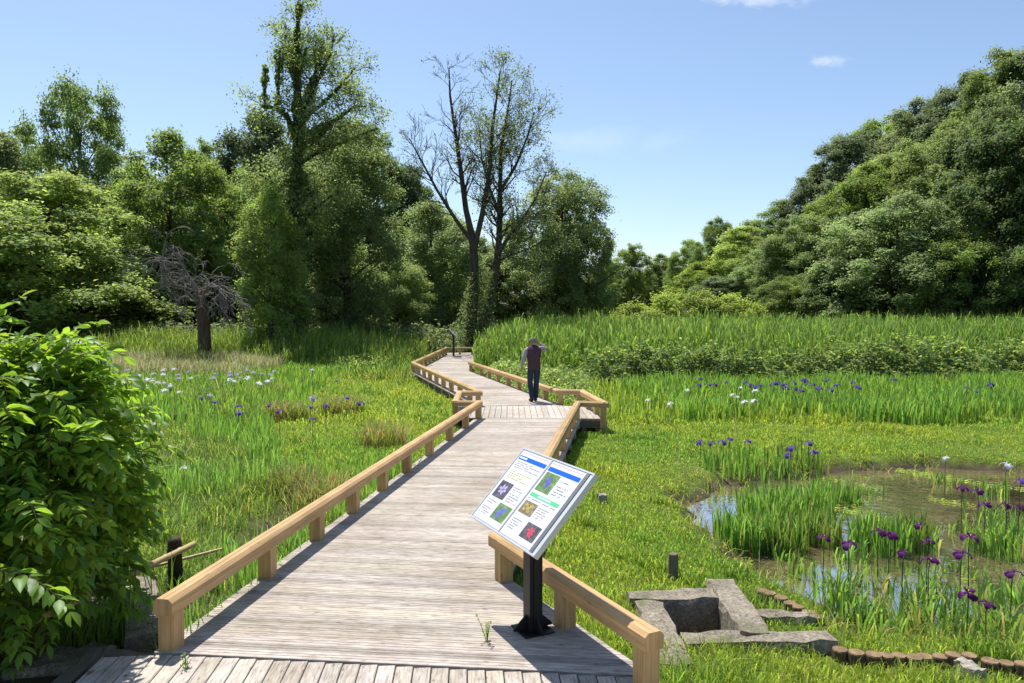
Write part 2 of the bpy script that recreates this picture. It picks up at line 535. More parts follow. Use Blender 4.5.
def ground_z(x, y):
    x = np.asarray(x, dtype=float); y = np.asarray(y, dtype=float)
    z = -0.27 + 0.035 * wob(x, y, 0.9, 1.0) + 0.02 * wob(x, y, 2.7, 4.0)
    z = z + 0.3 * np.clip((y - 30) / 20, 0, 1)
    # the wooded hillside on the right and the low bank behind the left wood
    hx = np.clip((x - 13 - 0.05 * (y - 40)) / 40, 0, 1.2) * np.clip((y - 46) / 25, 0, 1)
    z = z + 15 * hx ** 1.15
    hl = np.clip((y - 50) / 60, 0, 1) * np.clip((-x + 0) / 30, 0, 1)
    z = z + 3 * hl
    far = np.clip((y - 150) / 400, 0, 1)
    z = z + 6 * far
    for poly, depth in ((POND, 0.26), (PUDDLE, 0.20)):
        d = polydist(x.ravel(), y.ravel(), poly).reshape(x.shape) + 0.08 * wob(x, y, 3.1, 2.0) + 0.04 * wob(x, y, 7.7, 5.0) - 0.12
        dep = np.clip(-d / 0.45, -0.15, 1)
        near = np.clip(dep, 0, 1)
        z = z - depth * near + np.where(dep > 0.3, 0.075 * np.clip(wob(x, y, 4.3, 9.0) + 0.15 * wob(x, y, 13, 3), -0.2, 1), 0)
    inpit = (x > PIT_R[0]) & (x < PIT_R[1]) & (y > PIT_R[2]) & (y < PIT_R[3])
    z = np.where(inpit, -0.72, z)
    return z

WATER_Z = -0.425

def on_deck(x, y, m=0.0):
    c = np.zeros(len(x), dtype=bool)
    for p in DECK_POLYS: c |= polydist(x, y, p) < m
    return c

# ------------------------------------------------------------------ ground and water
def build_ground():
    def axis(lo, hi, near_lo, near_hi, fine, coarse_n):
        a = np.arange(near_lo, near_hi + 1e-6, fine)
        left = near_lo - np.geomspace(fine * 1.5, near_lo - lo, coarse_n)[::-1]
        right = near_hi + np.geomspace(fine * 1.5, hi - near_hi, coarse_n)
        return np.concatenate([left, a, right])
    xs = axis(-900, 900, -8, 13, 0.1, 60)
    ys = axis(-60, 1500, 2.5, 15, 0.1, 70)
    X, Y = np.meshgrid(xs, ys)
    Z = ground_z(X, Y)
    V = np.stack([X.ravel(), Y.ravel(), Z.ravel()], 1)
    nx = len(xs)
    i = np.arange(len(ys) - 1)[:, None] * nx + np.arange(nx - 1)[None]
    f = np.stack([i, i + 1, i + 1 + nx, i + nx], -1).reshape(-1, 4)
    x, y, z = V.T
    mud = np.clip((-0.30 - z) / 0.09, 0, 1) * (y < 30)
    pitm = (x > 1.0) & (x < 2.0) & (y > 5.3) & (y < 6.3)
    mud = np.where(pitm, 1, mud)
    leftbox = (x < -2.3) & (y < 7.0) & (x > -6)
    mud = np.maximum(mud, np.where(leftbox, 0.9, 0))
    wood = np.clip((y - 36) / 6, 0, 1) * np.clip((-x - 2) / 3, 0, 1) + np.clip((x - 12 - 0.05 * (y - 40)) / 5, 0, 1) * np.clip((y - 36) / 6, 0, 1)
    t = np.stack([mud, np.clip(wood, 0, 1), np.zeros_like(mud)], 1)
    o = np_mesh('ground', V, [f], M['ground'], None, t, True)
    tag(o, kind='structure')
build_ground()

def water(poly, name, margin):
    cx = sum(p[0] for p in poly) / len(poly); cy = sum(p[1] for p in poly) / len(poly)
    mb = MB()
    vs = [(cx + (p[0] - cx) * margin, cy + (p[1] - cy) * margin, WATER_Z) for p in poly]
    mb.add([(cx, cy, WATER_Z)] + vs, [(0, i + 1, (i + 1) % len(vs) + 1) for i in range(len(vs))])
    # make sure the faces look up
    o = mb.build(name, M['water'])
    tag(o, kind='structure')
water(POND, 'pond_water', 1.06)
water(PUDDLE, 'pond_water', 1.15)

# ------------------------------------------------------------------ boardwalk decking
def isect(poly, axis, val):
    """where the line axis=val cuts a polygon: (lo, hi) of the other coordinate"""
    o = []
    for i in range(len(poly)):
        a, b = poly[i], poly[(i + 1) % len(poly)]
        if (a[axis] - val) * (b[axis] - val) < 0:
            t = (val - a[axis]) / (b[axis] - a[axis])
            o.append(a[1 - axis] + (b[1 - axis] - a[1 - axis]) * t)
    return (min(o), max(o)) if len(o) >= 2 else None

def boards_cross(mb, la, lb, ra, rb, pitch=0.112, gap=0.007, over=0.07, z=0.0):
    L = (math.dist(la, lb) + math.dist(ra, rb)) / 2
    n = max(1, round(L / pitch))
    for i in range(n):
        t = (i + 0.5) / n
        a, b = lerp(la, lb, t), lerp(ra, rb, t)
        d = Vector((b[0] - a[0], b[1] - a[1], 0)).normalized()
        w = pitch - gap
        q = random.uniform(0.84, 1.06) * (0.82 if random.random() < 0.10 else 1)
        tn = (q, q * random.uniform(0.97, 1.0), q * random.uniform(0.92, 1.0))
        zz = z - 0.016 + random.uniform(-0.0015, 0.0015)
        sd = Vector((d.y, -d.x, 0))
        def skew(p, q):
            e = Vector((q[0] - p[0], q[1] - p[1], 0))
            k_ = e.dot(sd)
            return 0.0 if abs(k_) < 1e-4 else max(-1.5, min(1.5, e.dot(d) / k_))
        # two shallow anti-slip grooves along each board
        h = w / 2
        prof = [(-h, -0.015), (h, -0.015), (h, 0.012), (h - 0.004, 0.015), (h / 3 + 0.004, 0.015), (h / 3, 0.010), (h / 3 - 0.004, 0.015),
                (-h / 3 + 0.004, 0.015), (-h / 3, 0.010), (-h / 3 - 0.004, 0.015), (-h + 0.004, 0.015), (-h, 0.012)]
        mb.prism(Vector((a[0], a[1], zz)) - d * (over + random.uniform(0, 0.006)), Vector((b[0], b[1], zz)) + d * (over + random.uniform(0, 0.006)), prof, tint=tn, skew0=skew(la, lb), skew1=skew(ra, rb))

def boards_long(mb, poly, ang=0.0, pitch=0.122, gap=0.007, z=0.0):
    """boards running along +Y (turned by ang), cut to a polygon"""
    c, s = math.cos(ang), math.sin(ang)
    rot = [(x * c + y * s, -x * s + y * c) for x, y in poly]
    x0, x1 = min(p[0] for p in rot), max(p[0] for p in rot)
    x = x0 + pitch / 2
    while x < x1:
        r = isect(rot, 0, x)
        if r:
            q = random.uniform(0.80, 1.08)
            tn = (q, q * random.uniform(0.97, 1.0), q * random.uniform(0.92, 1.0))
            zz = z - 0.016 + random.uniform(-0.0015, 0.0015)
            f = lambda u, v: Vector((u * c - v * s, u * s + v * c, zz))
            mb.beam(f(x, r[0] + 0.004), f(x, r[1] - 0.004), pitch - gap, 0.03, 0.004, tint=tn)
        x += pitch

def deck_section(name, fn, edges):
    mb = MB()
    fn(mb)
    o = mb.build(name, M['deck'])
    tag(o, kind='structure')
    eb = MB()
    for a, b in edges:
        eb.beam((a[0], a[1], -0.116), (b[0], b[1], -0.116), 0.07, 0.16)
        n = max(2, int(math.dist(a, b) / 1.6) + 1)
        for i in range(n):
            p = lerp(a, b, (i + 0.5) / n)
            eb.beam((p[0], p[1], -0.8), (p[0], p[1], -0.2), 0.10, 0.10, up=(0, 1, 0))
    if edges:
        tag(eb.build(name + '_frame', M['old_timber']), kind='structure')

def ins(a, b, off):
    """edge a->b moved sideways by off (to the right of the direction a->b)"""
    d = Vector((b[0] - a[0], b[1] - a[1])).normalized()
    n = Vector((d.y, -d.x)) * off
    return ((a[0] + n.x, a[1] + n.y), (b[0] + n.x, b[1] + n.y))

platform = [(-2.66, -1.0), (1.7, -1.0), (1.7, 4.30), (0.92, 4.36), (0.86, 4.497), (-2.30, 4.815), (-2.66, 4.78)]
deck_section('boardwalk_path', lambda mb: boards_long(mb, platform, 0.06, 0.113), [((-2.60, 0), (-2.60, 4.7)), ((1.6, 0), (1.6, 4.3))])
MT = lerp(L1a, L1b, (R1b[1] + 0.22 - L1a[1]) / (L1b[1] - L1a[1]))
mid = lambda mb: (boards_cross(mb, (L1a[0] - 0.01, 4.845), MT, (0.80, 4.54), (R1b[0], R1b[1] - 0.02)),
                  boards_cross(mb, MT, L1b, (R1b[0], R1b[1] - 0.02), R2b))
deck_section('boardwalk_path', mid, [ins(L1a, L1b, 0.02), ins(R1b, R2b, -0.02), ins((0.80, 4.56), R1b, 0.02)])
baypoly = [(L1b[0] - 0.05, L1b[1] + 0.03), (JA[0] - 0.05, JA[1] + 0.03), (JB[0] - 0.05, JB[1] - 0.01), (L2a[0], L2a[1] - 0.01), (R3a[0], R3a[1] - 0.12), (RF[0] + 0.05, RF[1] - 0.10), (RE[0] + 0.0, RE[1] + 0.10), (R2b[0] + 0.06, R2b[1] + 0.03)]
deck_section('boardwalk_path', lambda mb: boards_long(mb, baypoly, 0.0, 0.13), [(JA, JB), (RE, RF), ((R2b[0], R2b[1] + 0.06), (RE[0], RE[1] + 0.12))])
deck_section('boardwalk_path', lambda mb: boards_cross(mb, (L2a[0] - 0.02, L2a[1] + 0.05), L2b, (R3a[0], R3a[1]), R3b, 0.13), [ins(L2a, L2b, 0.02), ins(R3a, R3b, -0.02)])
deck_section('boardwalk_path', lambda mb: boards_cross(mb, (L2b[0], L2b[1] + 0.1), (L3b[0], 39.4), (R3b[0] + 0.0, R3b[1] + 0.05), (-1.95, 39.6), 0.14), [((L2b[0], L2b[1] + 0.1), (L3b[0], 39.4)), ((R3b[0] - 0.05, R3b[1]), (-1.98, 39.6))])

# ------------------------------------------------------------------ railings
RZ = 0.365
def railing(runs, label, group, ends=()):
    """runs: list of (a, b, [post fractions], dz)"""
    p0 = runs[0][0]
    root = empty('low_railing', (p0[0], p0[1], 0), 0, label, 'railing', group)
    inv = lambda p, z: Vector((p[0] - p0[0], p[1] - p0[1], z))
    for a, b, posts, dz, e0, e1 in runs:
        mb = MB()
        d = Vector((b[0] - a[0], b[1] - a[1], 0)).normalized()
        L = math.dist(a, b)
        cuts = [0.0]
        while L - cuts[-1] > 4.6: cuts.append(cuts[-1] + 3.9)
        cuts.append(L)
        for i in range(len(cuts) - 1):
            s = cuts[i] - (e0 if i == 0 else -0.0015)
            t = cuts[i + 1] + (e1 if i == len(cuts) - 2 else -0.0015)
            A, B = inv(a, RZ - 0.055 + dz) + d * s, inv(a, RZ - 0.055 + dz) + d * t
            mb.prism(A, B, [(-0.0675, -0.055), (0.0675, -0.055), (0.0675, 0.029), (0.0415, 0.055), (0.003, 0.055), (0.0, 0.0505), (-0.003, 0.055), (-0.0415, 0.055), (-0.0675, 0.029)])
        mb.build('rail_beam', M['rail'], root)
        for f in posts:
            p = lerp(a, b, f)
            pm = MB()
            pm.beam(inv(p, -0.19), inv(p, RZ - 0.112 + dz), 0.115, 0.115, 0.004, up=d)
            pm.build('post', M['rail'], root)
    return root

def fr(a, b, pys):
    o = []
    for (px, py) in pys:
        q = g(px, py)
        o.append(max(0.0, min(1.0, (q[1] - a[1]) / (b[1] - a[1]))))
    return o
lp = fr(L1a, L1b, [(166, 655), (267, 576), (315, 539), (352, 512), (380, 490), (404, 472), (428, 455), (446, 440), (462, 428)]) + [0.995]
lp[0] = 0.006
railing([
    (L1a, L1b, lp, 0.0, 0.03, 0.06),
    (L1b, JA, [], -0.004, 0.0, 0.05),
    (JA, JB, [0.1], -0.001, 0.05, 0.06),
    (JB, L2a, [0.93], -0.005, 0.05, 0.06),
    (L2a, L2b, [0.10, 0.21, 0.32, 0.43, 0.54, 0.65, 0.76, 0.87, 0.985], 0.0, 0.03, 0.05),
    (L2b, L3b, [0.1, 0.21, 0.32, 0.43, 0.54, 0.65, 0.76, 0.88, 0.99], -0.004, 0.0, 0.05),
    (L3b, L4b, [0.5, 0.95], 0.0, 0.0, 0.05)],
    'long low pine railing along the left edge of the boardwalk, with a small bay', 'low railings of the boardwalk')
railing([
    (R1a, R1b, [0.02, 0.48, 0.965], 0.0, 0.04, 0.09),
    (R1b, R2b, [0.12, 0.25, 0.38, 0.50, 0.62, 0.74, 0.86, 0.98], -0.004, 0.0, 0.06),
    (R2b, RE, [0.93], -0.001, 0.0, 0.06),
    (RE, RF, [0.35, 0.7], -0.005, 0.05, 0.05),
    (RF, R3a, [0.12, 0.9], -0.002, 0.05, 0.05),
    (R3a, R3b, [0.10, 0.22, 0.34, 0.46, 0.58, 0.70, 0.82, 0.985], -0.006, 0.0, 0.05)],
    'pine railing on the right edge, running behind the flower sign and past the walker', 'low railings of the boardwalk')

# ------------------------------------------------------------------ information sign
def sign():
    k = 1.065
    def P(px, py, z):
        p = at(px, py, z)
        v = (p - Vector((0, 0, H))) * k
        return v + Vector((0, 0, H))
    BL, BR, TL, TR = P(470, 516, 0.80), P(533, 556, 0.80), P(525, 448, 1.25), P(597, 475, 1.25)
    c = (BL + BR + TL + TR) / 4
    ux = ((BR - BL) + (TR - TL)).normalized()
    uy = ((TL - BL) + (TR - BR))
    uy = (uy - ux * uy.dot(ux)).normalized()
    nz = ux.cross(uy).normalized()
    W, Hh = ((BR - BL).length + (TR - TL).length) / 2, ((TL - BL).length + (TR - BR).length) / 2
    base = Vector((c.x + 0.03, c.y + 0.0, 0))
    root = empty('information_sign', base, 0, 'white two-poster flower information board tilted on a black steel post', 'sign')
    def pt(u, v, w=0.0): return c + ux * (u - 0.5) * W + uy * (v - 0.5) * Hh + nz * w - base
    def slab(mb, u0, v0, u1, v1, w0, w1, mi=0):
        vs = [pt(u, v, w) for w in (w0, w1) for u, v in ((u0, v0), (u1, v0), (u1, v1), (u0, v1))]
        mb.add(vs, [(3, 2, 1, 0), (4, 5, 6, 7), (0, 1, 5, 4), (1, 2, 6, 5), (2, 3, 7, 6), (3, 0, 4, 7)], None, (1, 1, 1), mi)
    ang = math.atan2(ux.y, ux.x)
    # backing panel
    mb = MB(); slab(mb, 0.006, 0.008, 0.994, 0.992, -0.03, 0.0); mb.build('panel', M['alu'], root)
    fr_ = MB()
    e = 0.012; ev = 0.018
    slab(fr_, 0, 0, 1, ev, -0.034, 0.005); slab(fr_, 0, 1 - ev, 1, 1, -0.034, 0.005)
    slab(fr_, 0, ev, e, 1 - ev, -0.0338, 0.0048); slab(fr_, 1 - e, ev, 1, 1 - ev, -0.0338, 0.0048)
    fr_.build('frame', M['alu'], root)
    ch = MB(); slab(ch, 0.925, ev, 0.955, 1 - ev, 0.001, 0.006); ch.build('channel', M['alu_dark'], root)
    dv = MB(); slab(dv, 0.463, ev, 0.469, 1 - ev, 0.001, 0.005); dv.build('divider', M['alu'], root)
    rnd = random.Random(3)
    def poster(u0, u1, v0, v1, items):
        m = MB(); slab(m, u0, v0, u1, v1, 0.0005, 0.003)
        po = m.build('poster', M['paper'], root)
        q = lambda a, b: (u0 + (u1 - u0) * a, v0 + (v1 - v0) * (1 - b))
        for it in items:
            txt = MB()
            kind, a0, b0, a1, b1 = it[:5]
            (p0, s1), (p1, s0) = q(a0, b0), q(a1, b1)
            if kind == 'text':
                rows = it[5]
                for r_ in range(rows):
                    vv = s1 + (s0 - s1) * (r_ + 0.5) / rows
                    hh = abs(s1 - s0) / rows * 0.15
                    x = p0
                    end = p0 + (p1 - p0) * (rnd.uniform(0.55, 1.0) if len(it) < 7 else it[6])
                    while x < end:
                        wd = rnd.uniform(0.005, 0.010)
                        if rnd.random() < 0.85: slab(txt, x, vv - hh, min(x + wd, end), vv + hh, 0.0032, 0.0038)
                        x += wd + 0.0025
                txt.build('lettering', M['ink'], po)
            elif kind == 'photo':
                photo(po, p0, s0, p1, s1, it[5])
            else:
                z0 = {'blue': 0.0045, 'pgreen': 0.0045, 'pyellow': 0.0031, 'redline': 0.0036}[kind]
                b_ = MB(); slab(b_, p0, s0, p1, s1, 0.003, z0)
                bo = b_.build({'blue': 'title_bar', 'pgreen': 'subtitle_bar', 'pyellow': 'note_box', 'redline': 'ruled_line'}[kind], M[kind], po)
                if kind in ('blue', 'pgreen') and len(it) > 5:
                    txt2 = MB()
                    x = p0 + (p1 - p0) * it[5][0]
                    while x < p0 + (p1 - p0) * it[5][1]:
                        slab(txt2, x, s0 + (s1 - s0) * 0.28, x + 0.008, s0 + (s1 - s0) * 0.74, z0 + 0.0002, z0 + 0.0006)
                        x += 0.0115
                    txt2.build('lettering', M['ink_light'], bo)
        return po
    def photo(po, p0, s0, p1, s1, spec):
        bg, fl, kind = spec
        b_ = MB(); slab(b_, p0, s0, p1, s1, 0.003, 0.0042)
        kk = N('poster_photo_' + kind)
        co = kk.coord('Object')
        nz_ = kk.noise(co, 28, 4, 0.7)
        cc = kk.ramp(nz_, [(0.3, bg[0]), (0.52, bg[1]), (0.72, bg[2])])
        ph = b_.build('photo', kk.done(kk.bsdf(cc, 0.4, 0.4)), po)
        fm = MB()
        cu, cv = (p0 + p1) / 2, (s0 + s1) / 2
        du, dv_ = (p1 - p0) / 2, (s1 - s0) / 2
        spots = {'one': [(0.0, 0.05, 0.62)], 'pair': [(-0.1, 0.25, 0.42), (0.15, -0.2, 0.36)], 'many': [(-0.4, 0.4, 0.26), (0.35, 0.45, 0.27), (0.05, 0.0, 0.28), (-0.45, -0.3, 0.24), (0.3, -0.45, 0.24)],
                 'red': [(0.0, 0.12, 0.5), (0.1, -0.3, 0.4)], 'tall': [(0.1, 0.35, 0.38), (-0.15, -0.1, 0.4), (-0.3, -0.5, 0.3)]}[kind]
        for (sx, sy, sr) in spots:
            npet = 5 if kind in ('many', 'red') else 6
            a0 = rnd.uniform(0, 1)
            for j in range(npet):
                an = a0 + j * 2 * math.pi / npet
                pts = []
                for (rr, ww) in ((0.08, 0.0), (0.6, 0.30), (1.0, 0.12), (1.0, -0.12), (0.6, -0.30)):
                    lx = sx + sr * (rr * math.cos(an) - ww * math.sin(an))
                    ly = sy + sr * (rr * math.sin(an) + ww * math.cos(an))
                    lx = max(-0.95, min(0.95, lx)); ly = max(-0.95, min(0.95, ly))
                    pts.append(pt(cu + du * lx, cv + dv_ * ly, 0.0046 + 0.0001 * j))
                fm.add(pts, [(0, 1, 2, 3, 4)], None, (1, 1, 1))
        fm.build('printed_flower', plain('print_' + kind, fl, 0.4, 0.4, 0, 0.35, 60), ph)
    greens = ((0.05, 0.10, 0.03), (0.13, 0.24, 0.07), (0.25, 0.38, 0.14))
    dusk = ((0.03, 0.025, 0.03), (0.10, 0.09, 0.10), (0.20, 0.17, 0.2))
    earth = ((0.12, 0.09, 0.05), (0.22, 0.18, 0.11), (0.33, 0.28, 0.18))
    poster(0.022, 0.455, 0.03, 0.968, [
        ('redline', 0.03, 0.022, 0.97, 0.027),
        ('blue', 0.03, 0.07, 0.97, 0.125, (0.03, 0.30)), ('text', 0.05, 0.145, 0.95, 0.25, 4),
        ('pyellow', 0.05, 0.27, 0.95, 0.42), ('text', 0.10, 0.285, 0.9, 0.405, 4),
        ('photo', 0.08, 0.45, 0.50, 0.68, (dusk, (0.42, 0.36, 0.62), 'one')), ('text', 0.56, 0.46, 0.95, 0.52, 2), ('text', 0.56, 0.55, 0.97, 0.68, 4),
        ('photo', 0.50, 0.71, 0.95, 0.92, (greens, (0.16, 0.15, 0.62), 'tall')), ('text', 0.08, 0.72, 0.40, 0.78, 2), ('text', 0.06, 0.82, 0.46, 0.93, 4)])
    poster(0.478, 0.915, 0.03, 0.968, [
        ('redline', 0.03, 0.022, 0.97, 0.027),
        ('blue', 0.03, 0.07, 0.97, 0.125), 
        ('photo', 0.06, 0.14, 0.48, 0.39, (greens, (0.14, 0.11, 0.50), 'pair')), ('text', 0.55, 0.17, 0.85, 0.21, 1), ('text', 0.55, 0.24, 0.93, 0.38, 4),
        ('pgreen', 0.06, 0.43, 0.92, 0.475, (0.28, 0.72)),
        ('text', 0.06, 0.49, 0.95, 0.52, 1, 0.95),
        ('photo', 0.06, 0.54, 0.46, 0.70, (earth, (0.62, 0.48, 0.04), 'many')), ('text', 0.52, 0.545, 0.9, 0.69, 5),
        ('photo', 0.52, 0.745, 0.94, 0.93, (dusk, (0.75, 0.06, 0.10), 'red')), ('text', 0.08, 0.77, 0.42, 0.92, 5)])
    # post, head bracket and gusseted foot
    rz = ang
    cs, sn = math.cos(rz), math.sin(rz)
    rv = lambda x, y, z: Vector((x * cs - y * sn, x * sn + y * cs, z))
    pm = MB(); hgt = c.z - 0.055
    pm.prism((0, 0, 0.008), (0, 0, hgt), [(-0.05, -0.05), (0.05, -0.05), (0.05, 0.05), (-0.05, 0.05)], up=rv(0, 1, 0), tint=(1, 1, 1))
    pm.prism((0, 0, 0.02), (0, 0, hgt - 0.02), [(-0.06, -0.02), (0.06, -0.02), (0.06, 0.02), (-0.06, 0.02)], up=rv(0, 1, 0), tint=(1, 1, 1))
    pm.build('post', M['black'], root)
    br = MB()
    slab(br, 0.36, 0.22, 0.64, 0.78, -0.055, -0.036)
    br.build('head_bracket', M['black'], root)
    bp = MB()
    bp.prism((0, 0, 0.001), (0, 0, 0.011), [(-0.115, -0.115), (0.115, -0.115), (0.115, 0.115), (-0.115, 0.115)], up=rv(0, 1, 0), tint=(1, 1, 1))
    bp.build('base_plate', M['black'], root)
    for kx, ky in ((1, 0), (-1, 0), (0, 1), (0, -1)):
        gm = MB()
        a = rv(kx, ky, 0); s = rv(-ky, kx, 0) * 0.006
        tri = [a * 0.051 + Vector((0, 0, 0.012)), a * 0.15 + Vector((0, 0, 0.012)), a * 0.15 + Vector((0, 0, 0.03)), a * 0.051 + Vector((0, 0, 0.12))]
        gm.add([p + s for p in tri] + [p - s for p in tri], [(0, 1, 2, 3), (7, 6, 5, 4), (0, 4, 5, 1), (1, 5, 6, 2), (2, 6, 7, 3), (3, 7, 4, 0)])
        gm.build('gusset', M['black'], root)
    return root
sign()

def far_sign(px, py, Y, s, label, white=False):
    p = at_d(px, py, Y)
    z0 = float(ground_z(np.array([p.x]), np.array([Y]))[0])
    if not white: z0 = 0.0
    r = empty('information_sign' if not white else 'plant_sign', (p.x, Y, z0), R(93), label, 'sign')
    hgt = p.z - z0
    m = MB(); m.prism((0, 0, 0), (0, 0, hgt - 0.03), [(-0.05, -0.05), (0.05, -0.05), (0.05, 0.05), (-0.05, 0.05)], up=(0, 1, 0)); m.build('post', M['black'], r)
    m = MB()
    a = R(45)
    d = Vector((0, math.cos(a), math.sin(a))); nn = Vector((0, -math.sin(a), math.cos(a)))
    for w0, w1, sc in ((-0.03, 0.0, 1.0),):
        vs = [Vector((0, 0, hgt)) + Vector((x * s * sc, 0, 0)) + d * y * s * 0.62 * sc + nn * w for w in (w0, w1) for x, y in ((-0.5, -0.5), (0.5, -0.5), (0.5, 0.5), (-0.5, 0.5))]
        m.add(vs, [(3, 2, 1, 0), (4, 5, 6, 7), (0, 1, 5, 4), (1, 2, 6, 5), (2, 3, 7, 6), (3, 0, 4, 7)])
    m.build('panel', M['alu'], r)
    m = MB()
    vs = [Vector((0, 0, hgt)) + Vector((x * s * 0.93, 0, 0)) + d * y * s * 0.62 * 0.9 + nn * w for w in (0.001, 0.004) for x, y in ((-0.5, -0.5), (0.5, -0.5), (0.5, 0.5), (-0.5, 0.5))]
    m.add(vs, [(3, 2, 1, 0), (4, 5, 6, 7), (0, 1, 5, 4), (1, 2, 6, 5), (2, 3, 7, 6), (3, 0, 4, 7)])
    m.build('poster', M['paper'], r)
far_sign(453.5, 333, 36.6, 0.95, 'small far information board at the end of the boardwalk under the bare tree')
far_sign(494, 324, 40.5, 0.42, 'tiny white plate on a post in the reeds right of the bare tree', True)

# ------------------------------------------------------------------ person walking away
def skin_obj(name, pts, edges, rads, mat, parent, sub=2, root=0):
    me = bpy.data.meshes.new(name)
    me.from_pydata(pts, edges, [])
    o = bpy.data.objects.new(name, me)
    COL.objects.link(o)
    o.parent = parent
    md = o.modifiers.new('skin', 'SKIN')
    md.use_smooth_shade = True
    sv = me.skin_vertices
    if not sv:
        bpy.context.view_layer.objects.active = o
        bpy.ops.mesh.customdata_skin_add()
    for i, r_ in enumerate(rads):
        rr = r_ if isinstance(r_, tuple) else (r_, r_)
        me.skin_vertices[0].data[i].radius = rr
    me.skin_vertices[0].data[root].use_root = True
    s = o.modifiers.new('sub', 'SUBSURF'); s.levels = sub; s.render_levels = sub
    me.materials.append(mat)
    return o

def person():
    skin = plain('skin', (0.38, 0.23, 0.16), 0.55, 0.35, 0, 0.1, 20)
    vest = plain('dark_plum_vest', (0.080, 0.042, 0.058), 0.85, 0.2, 0, 0.35, 25, 0.2)
    shirt = plain('grey_lilac_shirt', (0.33, 0.30, 0.32), 0.85, 0.2, 0, 0.15, 25, 0.2)
    jeans = plain('dark_blue_jeans', (0.030, 0.042, 0.068), 0.85, 0.2, 0, 0.3, 30, 0.2)
    hair = plain('grey_hair', (0.20, 0.185, 0.17), 0.8, 0.3, 0, 0.3, 60, 0.4)
    shoe = plain('dark_shoe', (0.02, 0.02, 0.022), 0.6, 0.3)
    p = g(534, 401.5)
    rt = empty('person', (p[0], p[1], 0), R(14), 'person in a dark plum vest and jeans walking away, right hand raised to the head', 'person')
    # faces +Y; x right
    J = dict(pel=(0, 0, 0.86), waist=(0, 0.01, 1.0), chest=(0, 0.05, 1.19), neckb=(0, 0.08, 1.35), neck=(0.0, 0.10, 1.41), head=(0.005, 0.13, 1.49), crown=(0.005, 0.135, 1.57),
             shl=(-0.17, 0.06, 1.31), ell=(-0.27, -0.02, 1.06), wrl=(-0.30, 0.05, 0.83), shr=(0.17, 0.06, 1.32), elr=(0.36, 0.15, 1.26), wrr=(0.16, 0.22, 1.45),
             hpl=(-0.09, 0, 0.84), knl=(-0.085, 0.06, 0.46), anl=(-0.07, -0.08, 0.10), tol=(-0.08, 0.08, 0.03),
             hpr=(0.09, 0, 0.84), knr=(0.075, 0.06, 0.46), anr=(0.06, 0.06, 0.08), tor=(0.07, 0.22, 0.03))
    names = list(J)
    E = [('pel', 'waist'), ('waist', 'chest'), ('chest', 'neckb'), ('neckb', 'neck'), ('neck', 'head'), ('head', 'crown'), ('chest', 'shl'), ('shl', 'ell'), ('ell', 'wrl'), ('chest', 'shr'), ('shr', 'elr'), ('elr', 'wrr'),
         ('pel', 'hpl'), ('hpl', 'knl'), ('knl', 'anl'), ('anl', 'tol'), ('pel', 'hpr'), ('hpr', 'knr'), ('knr', 'anr'), ('anr', 'tor')]
    rad = dict(pel=(0.13, 0.10), waist=(0.13, 0.095), chest=(0.15, 0.11), neckb=(0.07, 0.065), neck=(0.05, 0.052), head=(0.082, 0.098), crown=(0.06, 0.07), shl=0.06, ell=0.042, wrl=0.028, shr=0.06, elr=0.042, wrr=0.028,
               hpl=0.085, knl=0.058, anl=0.038, tol=0.03, hpr=0.085, knr=0.058, anr=0.038, tor=0.03)
    pts = [J[n] for n in names]; ix = {n: i for i, n in enumerate(names)}
    edges = [(ix[a], ix[b]) for a, b in E]; rads = [rad[n] for n in names]
    # hands: palm and five fingers grown from each wrist, part of the same body
    def hand(w, d, side, curl):
        d = Vector(d).normalized(); s = Vector(side).normalized(); n = d.cross(s)
        pts.append(tuple(Vector(J[w]) + d * 0.05)); pal = len(pts) - 1
        edges.append((ix[w], pal)); rads.append((0.034, 0.022))
        for k, (off, ln) in enumerate(((-0.026, 0.065), (-0.009, 0.078), (0.009, 0.074), (0.026, 0.058))):
            a = Vector(J[w]) + d * 0.085 + s * off
            b = a + d * ln * 0.55 + n * curl * 0.2 * ln
            c_ = b + d * ln * 0.4 + n * curl * 0.6 * ln
            i0 = len(pts); pts.extend([tuple(a), tuple(b), tuple(c_)]); rads.extend([0.0095, 0.0088, 0.007])
            edges.extend([(pal, i0), (i0, i0 + 1), (i0 + 1, i0 + 2)])
        a = Vector(J[w]) + d * 0.04 - s * 0.035; b = a + d * 0.035 - s * 0.018 + n * 0.01; i0 = len(pts)
        pts.extend([tuple(a), tuple(b)]); rads.extend([0.012, 0.009]); edges.extend([(pal, i0), (i0, i0 + 1)])
    hand('wrl', (-0.02, 0.12, -0.3), (0, 1, 0.3), 0.6)
    hand('wrr', (-0.5, -0.25, 0.32), (0.3, 0.1, 0.8), 0.4)
    skin_obj('body', pts, edges, rads, skin, rt)
    # face on the far side of the head, ears at the sides
    f = MB()
    hc = Vector(J['head'])
    f.tube([hc + Vector((0, 0.085, 0.02)), hc + Vector((0, 0.112, -0.012)), hc + Vector((0, 0.09, -0.02))], [0.009, 0.015, 0.010], 6)
    f.build('nose', skin, rt, True)
    for s in (-1, 1):
        e = MB(); e.tube([hc + Vector((s * 0.075, 0.0, -0.03)), hc + Vector((s * 0.09, -0.008, 0.0)), hc + Vector((s * 0.078, -0.005, 0.028))], [0.010, 0.019, 0.011], 6); e.build('ear', skin, rt, True)
        e = MB(); e.tube([hc + Vector((s * 0.03, 0.083, 0.018)), hc + Vector((s * 0.03, 0.094, 0.018))], [0.010, 0.007], 8); e.build('eye', plain('dark_eye', (0.03, 0.02, 0.02), 0.2, 0.5), rt, True)
